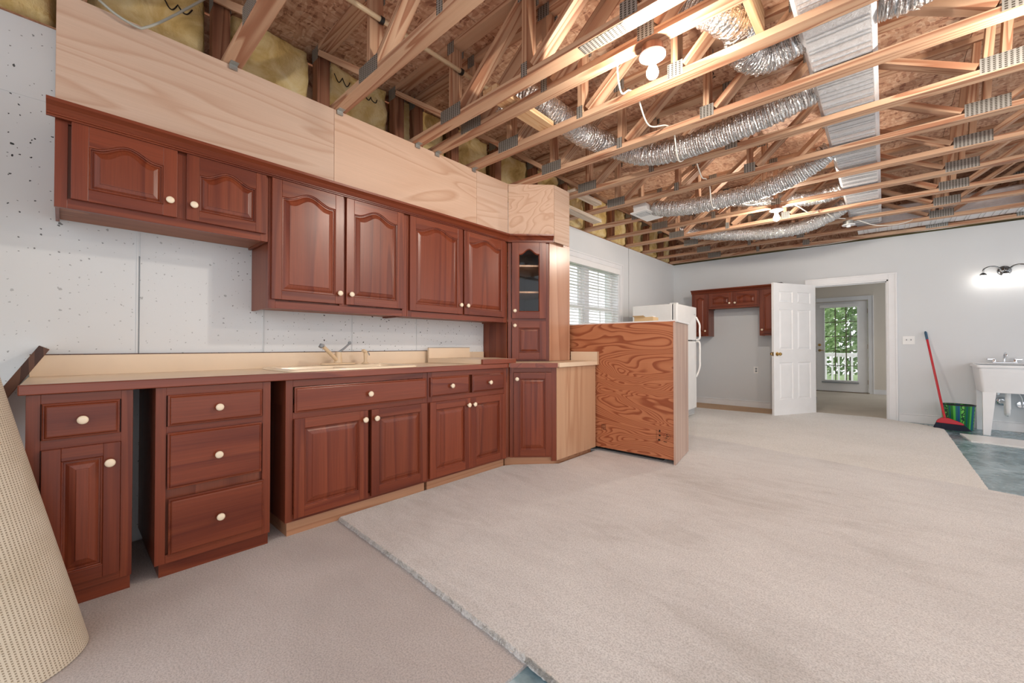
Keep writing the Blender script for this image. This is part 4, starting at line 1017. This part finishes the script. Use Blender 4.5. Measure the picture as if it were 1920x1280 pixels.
# ------------------------------------------------------------------ far wall fittings
def wallplate(name, label, x, z, w, n, kind):
    r = thing(name, label, kind, (x, YF, z))
    MB().box(-w/2, w/2, -.006, 0, -.058, .058).build('cover_plate', 'plasticw', r, bevel=.002)
    for i in range(n):
        cx = (i-(n-1)/2)*.046
        if kind == 'switch': MB().box(cx-.005, cx+.005, -.018, -.006, -.004, .014).build('toggle', 'grey', r)
        else:
            for dz in (.02, -.02): MB().lathe([(.0,-.008),(.014,-.008),(.016,-.006),(.0,-.006)], 14, (cx,0,dz), axis='y').build('socket', 'grey', r)
    return r
wallplate('light_switch', 'white double light switch right of the doorway', 3.305, 1.145, .125, 2, 'switch')
wallplate('power_outlet', 'white power outlet low on the wall under the far cabinets', 1.41, .65, .075, 1, 'outlet')
# vanity light
va = thing('vanity_light', 'chrome vanity light with curled arms glowing on the far wall', 'lamp', (4.185, YF, 2.02))
MB().lathe([(.0,-.030),(.03,-.028),(.055,-.018),(.062,-.006),(.062,0),(.0,0)], 24, axis='y').build('back_plate', 'darkchrome', va, smooth=True, angle=.9)
for s in (-1, 0, 1):
    cx = s*.19
    pts = [(s*.03,-.03,.01),(s*.07,-.06,.05),(s*.13,-.09,.055),(s*.18,-.10,.03),(cx,-.10,-.005)] if s else [(0,-.03,.0),(0,-.06,.035),(0,-.09,.03),(0,-.10,.0),(0,-.10,-.02)]
    a = MB().tube(smoothpath(pts, 6), .009, 10).build('arm', 'darkchrome', va, smooth=True)
    MB().lathe([(.0,-.05),(.032,-.05),(.030,-.035),(.016,-.022),(.008,-.015),(.0,-.015)], 18, (cx,-.10,0)).build('fitter', 'darkchrome', a, smooth=True, angle=.9)
    MB().lathe([(.0,-.135),(.028,-.130),(.042,-.112),(.042,-.095),(.034,-.072),(.024,-.052),(.0,-.052)], 20, (cx,-.10,0)).build('lit_shade', 'vbulb', a, smooth=True)
# utility sink
us = thing('utility_sink', 'white plastic utility sink on tapered legs against the far wall', 'sink', (3.875, 7.475, FZ))
SWd, SDp = .62, .58; TZ = .845
def taper(z, i): return rrect(i, SWd-i, i*.9, SDp-i*.5, .03, z, 4)
mb = MB().loops([taper(TZ-.33,.05), taper(TZ-.03,.018), taper(TZ-.03,.0), taper(TZ,.0), taper(TZ,.03), taper(TZ-.02,.035), taper(TZ-.30,.065)], 0, True, True)
mb.build('tub', 'tub', us, smooth=True, angle=.6)
MB().box(.02, SWd-.02, SDp-.09, SDp, TZ, TZ+.012).build('back_ledge', 'tub', us, bevel=.004)
for lx in (.055, SWd-.055):
    for ly, sy_ in ((.055,1), (SDp-.06,-1)):
        s = 1 if lx < .3 else -1
        pr = [(lx-s*.005,0.0),(lx+s*.055,0.0),(lx+s*.105,TZ-.325),(lx-s*.005,TZ-.325)]
        MB().prism(pr, ly-.022, ly+.022, 0, 'y').build('leg', 'tub', us, bevel=.003)
ff = thing('utility_faucet', 'chrome two-handle faucet with gooseneck on the utility sink', 'faucet', (4.165, 7.99, FZ+TZ+.0125))
MB().box(-.105,.105,-.028,.028,0,.018).build('base', 'chrome', ff, bevel=.006)
MB().tube(smoothpath([(0,0,.015),(0,0,.07),(0,-.02,.11),(0,-.07,.13),(0,-.12,.115),(0,-.13,.09)], 6), .010, 12).build('gooseneck', 'chrome', ff, smooth=True)
for s in (-1, 1):
    h = MB().lathe([(.0,.018),(.022,.018),(.02,.04),(.014,.05),(.0,.05)], 14, (s*.085,0,0)).build('handle', 'chrome', ff, smooth=True, angle=.8)
    MB().box(s*.085-.008 if s > 0 else s*.085-.06, s*.085+.06 if s > 0 else s*.085+.008, -.012, .012, .038, .062).build('lever', 'chrome', h, bevel=.005)
dp = thing('drain_pipe', 'white drain trap with chrome collars under the utility sink', 'pipe', (4.15, 7.70, 0))
MB().tube([(0,0,.50),(0,0,.30)], .024, 14).tube(smoothpath([(0,0,.31),(0,.01,.25),(0,.05,.225),(0,.09,.25),(0,.10,.33),(0,.14,.36),(0,.335,.36)], 5), .020, 12).build('trap', 'plasticw', dp, smooth=True, angle=.8)
MB().lathe([(.021,-.012),(.05,-.008),(.055,0),(.0,0)], 18, (0,.355,.36), axis='y').build('collar', 'chrome', dp, smooth=True)
for s, (x, z) in enumerate([(-.05,.47), (.16,.33)]):
    MB().lathe([(.0,-.05),(.010,-.05),(.011,-.012),(.04,-.008),(.045,0),(.0,0)], 18, (x,.355,z), axis='y').build('stop_valve', 'chrome', dp, smooth=True, angle=.8)
MB().tube(smoothpath([(.16,.31,.33),(.15,.29,.42),(.10,.27,.52)], 6), .005, 8).build('supply_line', 'plasticw', dp, smooth=True)
# bin
bn = thing('waste_bin', 'small oval bin with green and blue stripes beside the utility sink', 'bin', (3.745, 7.78, FZ))
MB().lathe([(.0,.0),(.125,.0),(.132,.01),(.155,.315),(.157,.32),(.152,.32),(.128,.012),(.0,.010)], 40, sy=.72).build('shell', 'bin', bn, smooth=True, angle=.9)
MB().lathe([(.151,.312),(.159,.314),(.159,.324),(.151,.326),(.151,.312)], 40, sy=.73).build('rim', 'black', bn, smooth=True, angle=.9)
# broom
br = thing('broom', 'red-handled angle broom with navy bristles leaning on the far wall', 'broom')
top = Vector((3.47, 8.035, 1.265)); bot = Vector((3.615, 7.60, .13))
MB().tube([bot, bot.lerp(top, .90)], .0125, 14).build('handle', 'red', br, smooth=True, angle=.9)
MB().tube([bot.lerp(top, .90), bot.lerp(top, .985), top], [.014,.0145,.008], 14).build('grip', 'blue', br, smooth=True, angle=.9)
hx0, hx1, hyc = 3.535, 3.80, 7.575
hp = [(hx0,.10),(hx0+.015,.125),(bot.x-.03,.150),(bot.x+.03,.150),(hx1-.05,.105),(hx1-.02,.085),(hx1-.03,.072),(hx0,.085)]
MB().prism(hp, hyc-.024, hyc+.024, 0, 'y').build('head', 'red', br, bevel=.006)
mb = MB()
for i in range(900):
    u = random.random(); x = hx0+.005+u*(hx1-hx0-.03); zt = .10-.02*u; y = hyc+random.uniform(-.02,.02)
    fl = (u-.35)*.10+random.uniform(-.006,.006); yy = y*1+random.uniform(-.012,.012); w = .0013; zb = .002+random.uniform(0,.006)
    mb.add([(x-w,y,zt),(x+w,y,zt),(x+fl+w,yy,zb),(x+fl-w,yy,zb)], [(0,1,2,3)])
mb.prism([(hx0+.002,.09),(hx1-.03,.075),(hx1-.002,.0),(hx0-.02,.0)], hyc-.014, hyc+.014, 0, 'y')
tag(mb.build('bristles', 'navy', br), kind='stuff')

# ------------------------------------------------------------------ rolled carpet and scrap at the left
rl = thing('carpet_roll', 'rolled carpet with cream mesh backing leaning at the left edge', 'carpet')
cx, cy, R = .90, -.125, .20
ax = Vector((-.262, -.238, 1.0)); L = 2.35
n = 72; mb = MB(); nz = 40
def rollpt(a, r, z):
    p = Vector((cx, cy, 0))+ax*z
    rr = r*(1+.010*math.sin(a*3+1)+.006*math.sin(a*5+z*3))
    return p+Vector((math.cos(a)*rr, math.sin(a)*rr, 0))
vs = []; fs = []; uvs = []
for k in range(nz+1):
    z = .002+L*k/nz
    for j in range(n+1): vs.append(rollpt(2*PI*j/n, R, z))
for k in range(nz):
    for j in range(n):
        a = k*(n+1)+j; fs.append((a, a+1, a+n+2, a+n+1))
        u0, u1, v0, v1 = j/n*2*PI*R, (j+1)/n*2*PI*R, L*k/nz, L*(k+1)/nz
        uvs.append(((u0,v0),(u1,v0),(u1,v1),(u0,v1)))
mb.add(vs, fs, 0, uvs).build('backing', 'backing', rl, smooth=True)
sp2 = MB()
for zz in (.002, L):
    prev = None; vs = []; fs = []
    K = 220
    for i in range(K+1):
        a = i/K*2*PI*5; r0 = .03+(.192-.03)*i/K
        vs.append(rollpt(a, r0, zz)); vs.append(rollpt(a, r0+.022, zz))
        if i: fs.append((2*i-2, 2*i, 2*i+1, 2*i-1))
    sp2.add(vs, fs)
sp2.build('pile_spiral', 'lightcarpet', rl)
sc = thing('countertop_scrap', 'countertop scrap with dark wood edge leaning beside the counter end', 'countertop')
p1 = Vector((.115,-.040,1.047)); p0 = Vector((.115,-.461,.30)); dr = (p1-p0).normalized(); pn = Vector((0,-dr.z,dr.y))
def slab(xa, xb, t0, t1, mat, nm):
    v = [p+pn*t+Vector((x-.115,0,0)) for p in (p0,p1) for t in (t0,t1) for x in (xa,xb)]
    MB().add(v, [(0,1,3,2),(4,6,7,5),(0,4,5,1),(2,3,7,6),(0,2,6,4),(1,5,7,3)]).build(nm, mat, sc, bevel=.002)
slab(.10, .122, .0, .038, 'walnut', 'wood_edge'); slab(.004, .0995, .004, .036, 'plasticw', 'laminate')

# ------------------------------------------------------------------ outdoors
struct(box(-14, -.3, -4, 24, -.6, -.55), 'ground_side', 'grass'); struct(box(-14, 14, YB+1.9, 30, -.6, -.549), 'ground_back', 'grass')
dk = struct(box(.2, 5.0, YB+.16, YB+1.85, -.10, -.02), 'deck', 'plasticw', 'pale deck outside the glazed door')
rlg = thing('deck_railing', 'white balustrade outside the glazed door', 'railing', (0, YB+1.7, -.02))
MB().box(.3,4.9,-.045,.045,.86,.90).build('top_rail', 'white', rlg); MB().box(.3,4.9,-.02,.02,.80,.86).build('sub_rail', 'white', rlg); MB().box(.3,4.9,-.02,.02,.08,.13).build('bottom_rail', 'white', rlg)
b0 = None
for i in range(34):
    x = .4+i*.135
    if b0 is None: b0 = MB().box(-.02,.02,-.02,.02,.13,.80).build('baluster', 'white', rlg); o = b0
    else: o = b0.copy(); C.objects.link(o); o.parent = rlg
    o.location = (x,0,0)
for x in (.3, 4.9): MB().box(x-.045,x+.045,-.045,.045,0,.98).build('post', 'white', rlg)
def tree(label, x, y, h, r, n):
    t = thing('tree', label, 'tree', (x, y, -.56), 0, 'trees outside')
    MB().tube([(0,0,0),(.05,0,h*.4),(0,.05,h*.75)], [.14,.10,.05], 8).build('trunk', 'bark', t, smooth=True)
    mb = MB()
    for i in range(n):
        while True:
            p = Vector((random.uniform(-1,1), random.uniform(-1,1), random.uniform(-1,1)))
            if p.length < 1: break
        p = Vector((p.x*r, p.y*r, h*.55+p.z*h*.52)); s = random.uniform(.06,.13)
        a = Vector((random.gauss(0,1),random.gauss(0,1),random.gauss(0,1))).normalized(); b = a.orthogonal().normalized(); c = a.cross(b)
        mb.add([p-b*s, p+c*s*.5, p+b*s, p-c*s*.5], [(0,1,2,3)])
    tag(mb.build('foliage', 'leaf', t), kind='stuff')
def hedge(label, x0, x1, y0, y1, h, n):
    t = thing('hedge', label, 'hedge', ((x0+x1)/2, (y0+y1)/2, -.56), 0, 'greenery outside'); mb = MB()
    for i in range(n):
        p = Vector((random.uniform(x0-x1,x1-x0)/2, random.uniform(y0-y1,y1-y0)/2, random.uniform(.05,1)**.8*h)); s = random.uniform(.07,.14)
        a = Vector((random.gauss(0,1),random.gauss(0,1),random.gauss(0,1))).normalized(); b = a.orthogonal().normalized(); c = a.cross(b)
        mb.add([p-b*s, p+c*s*.55, p+b*s, p-c*s*.55], [(0,1,2,3)])
    tag(mb.build('foliage', 'leaf', t), kind='stuff')
    k = MB()
    for i in range(6): k.tube([((i/5-.5)*(x1-x0)*.8, (i/5-.5)*(y1-y0)*.8, 0), ((i/5-.5)*(x1-x0)*.8+.05, (i/5-.5)*(y1-y0)*.8, h*.7)], [.04,.015], 6)
    tag(k.build('stems', 'bark', t), kind='stuff')
hedge('dense light green hedge behind the deck railing', -2.0, 7.5, YB+9.2, YB+10.4, 4.6, 15000)
hedge('dense light green hedge outside the window', -9.6, -8.4, 1.0, 16.0, 5.2, 15000)
tree('leafy tree seen through the window blind', -5.5, 6.0, 5.2, 1.7, 2600)
tree('leafy tree seen at the right edge of the window', -6.2, 10.2, 5.0, 1.7, 2600)
tree('leafy tree behind the left half of the deck railing', .2, YB+5.6, 6.0, 2.0, 8500)
tree('leafy tree behind the right half of the deck railing', 4.0, YB+5.8, 6.0, 1.7, 6500)
tree('leafy tree farther off beyond the glazed door', 6.8, YB+6.2, 6.4, 1.4, 2500)
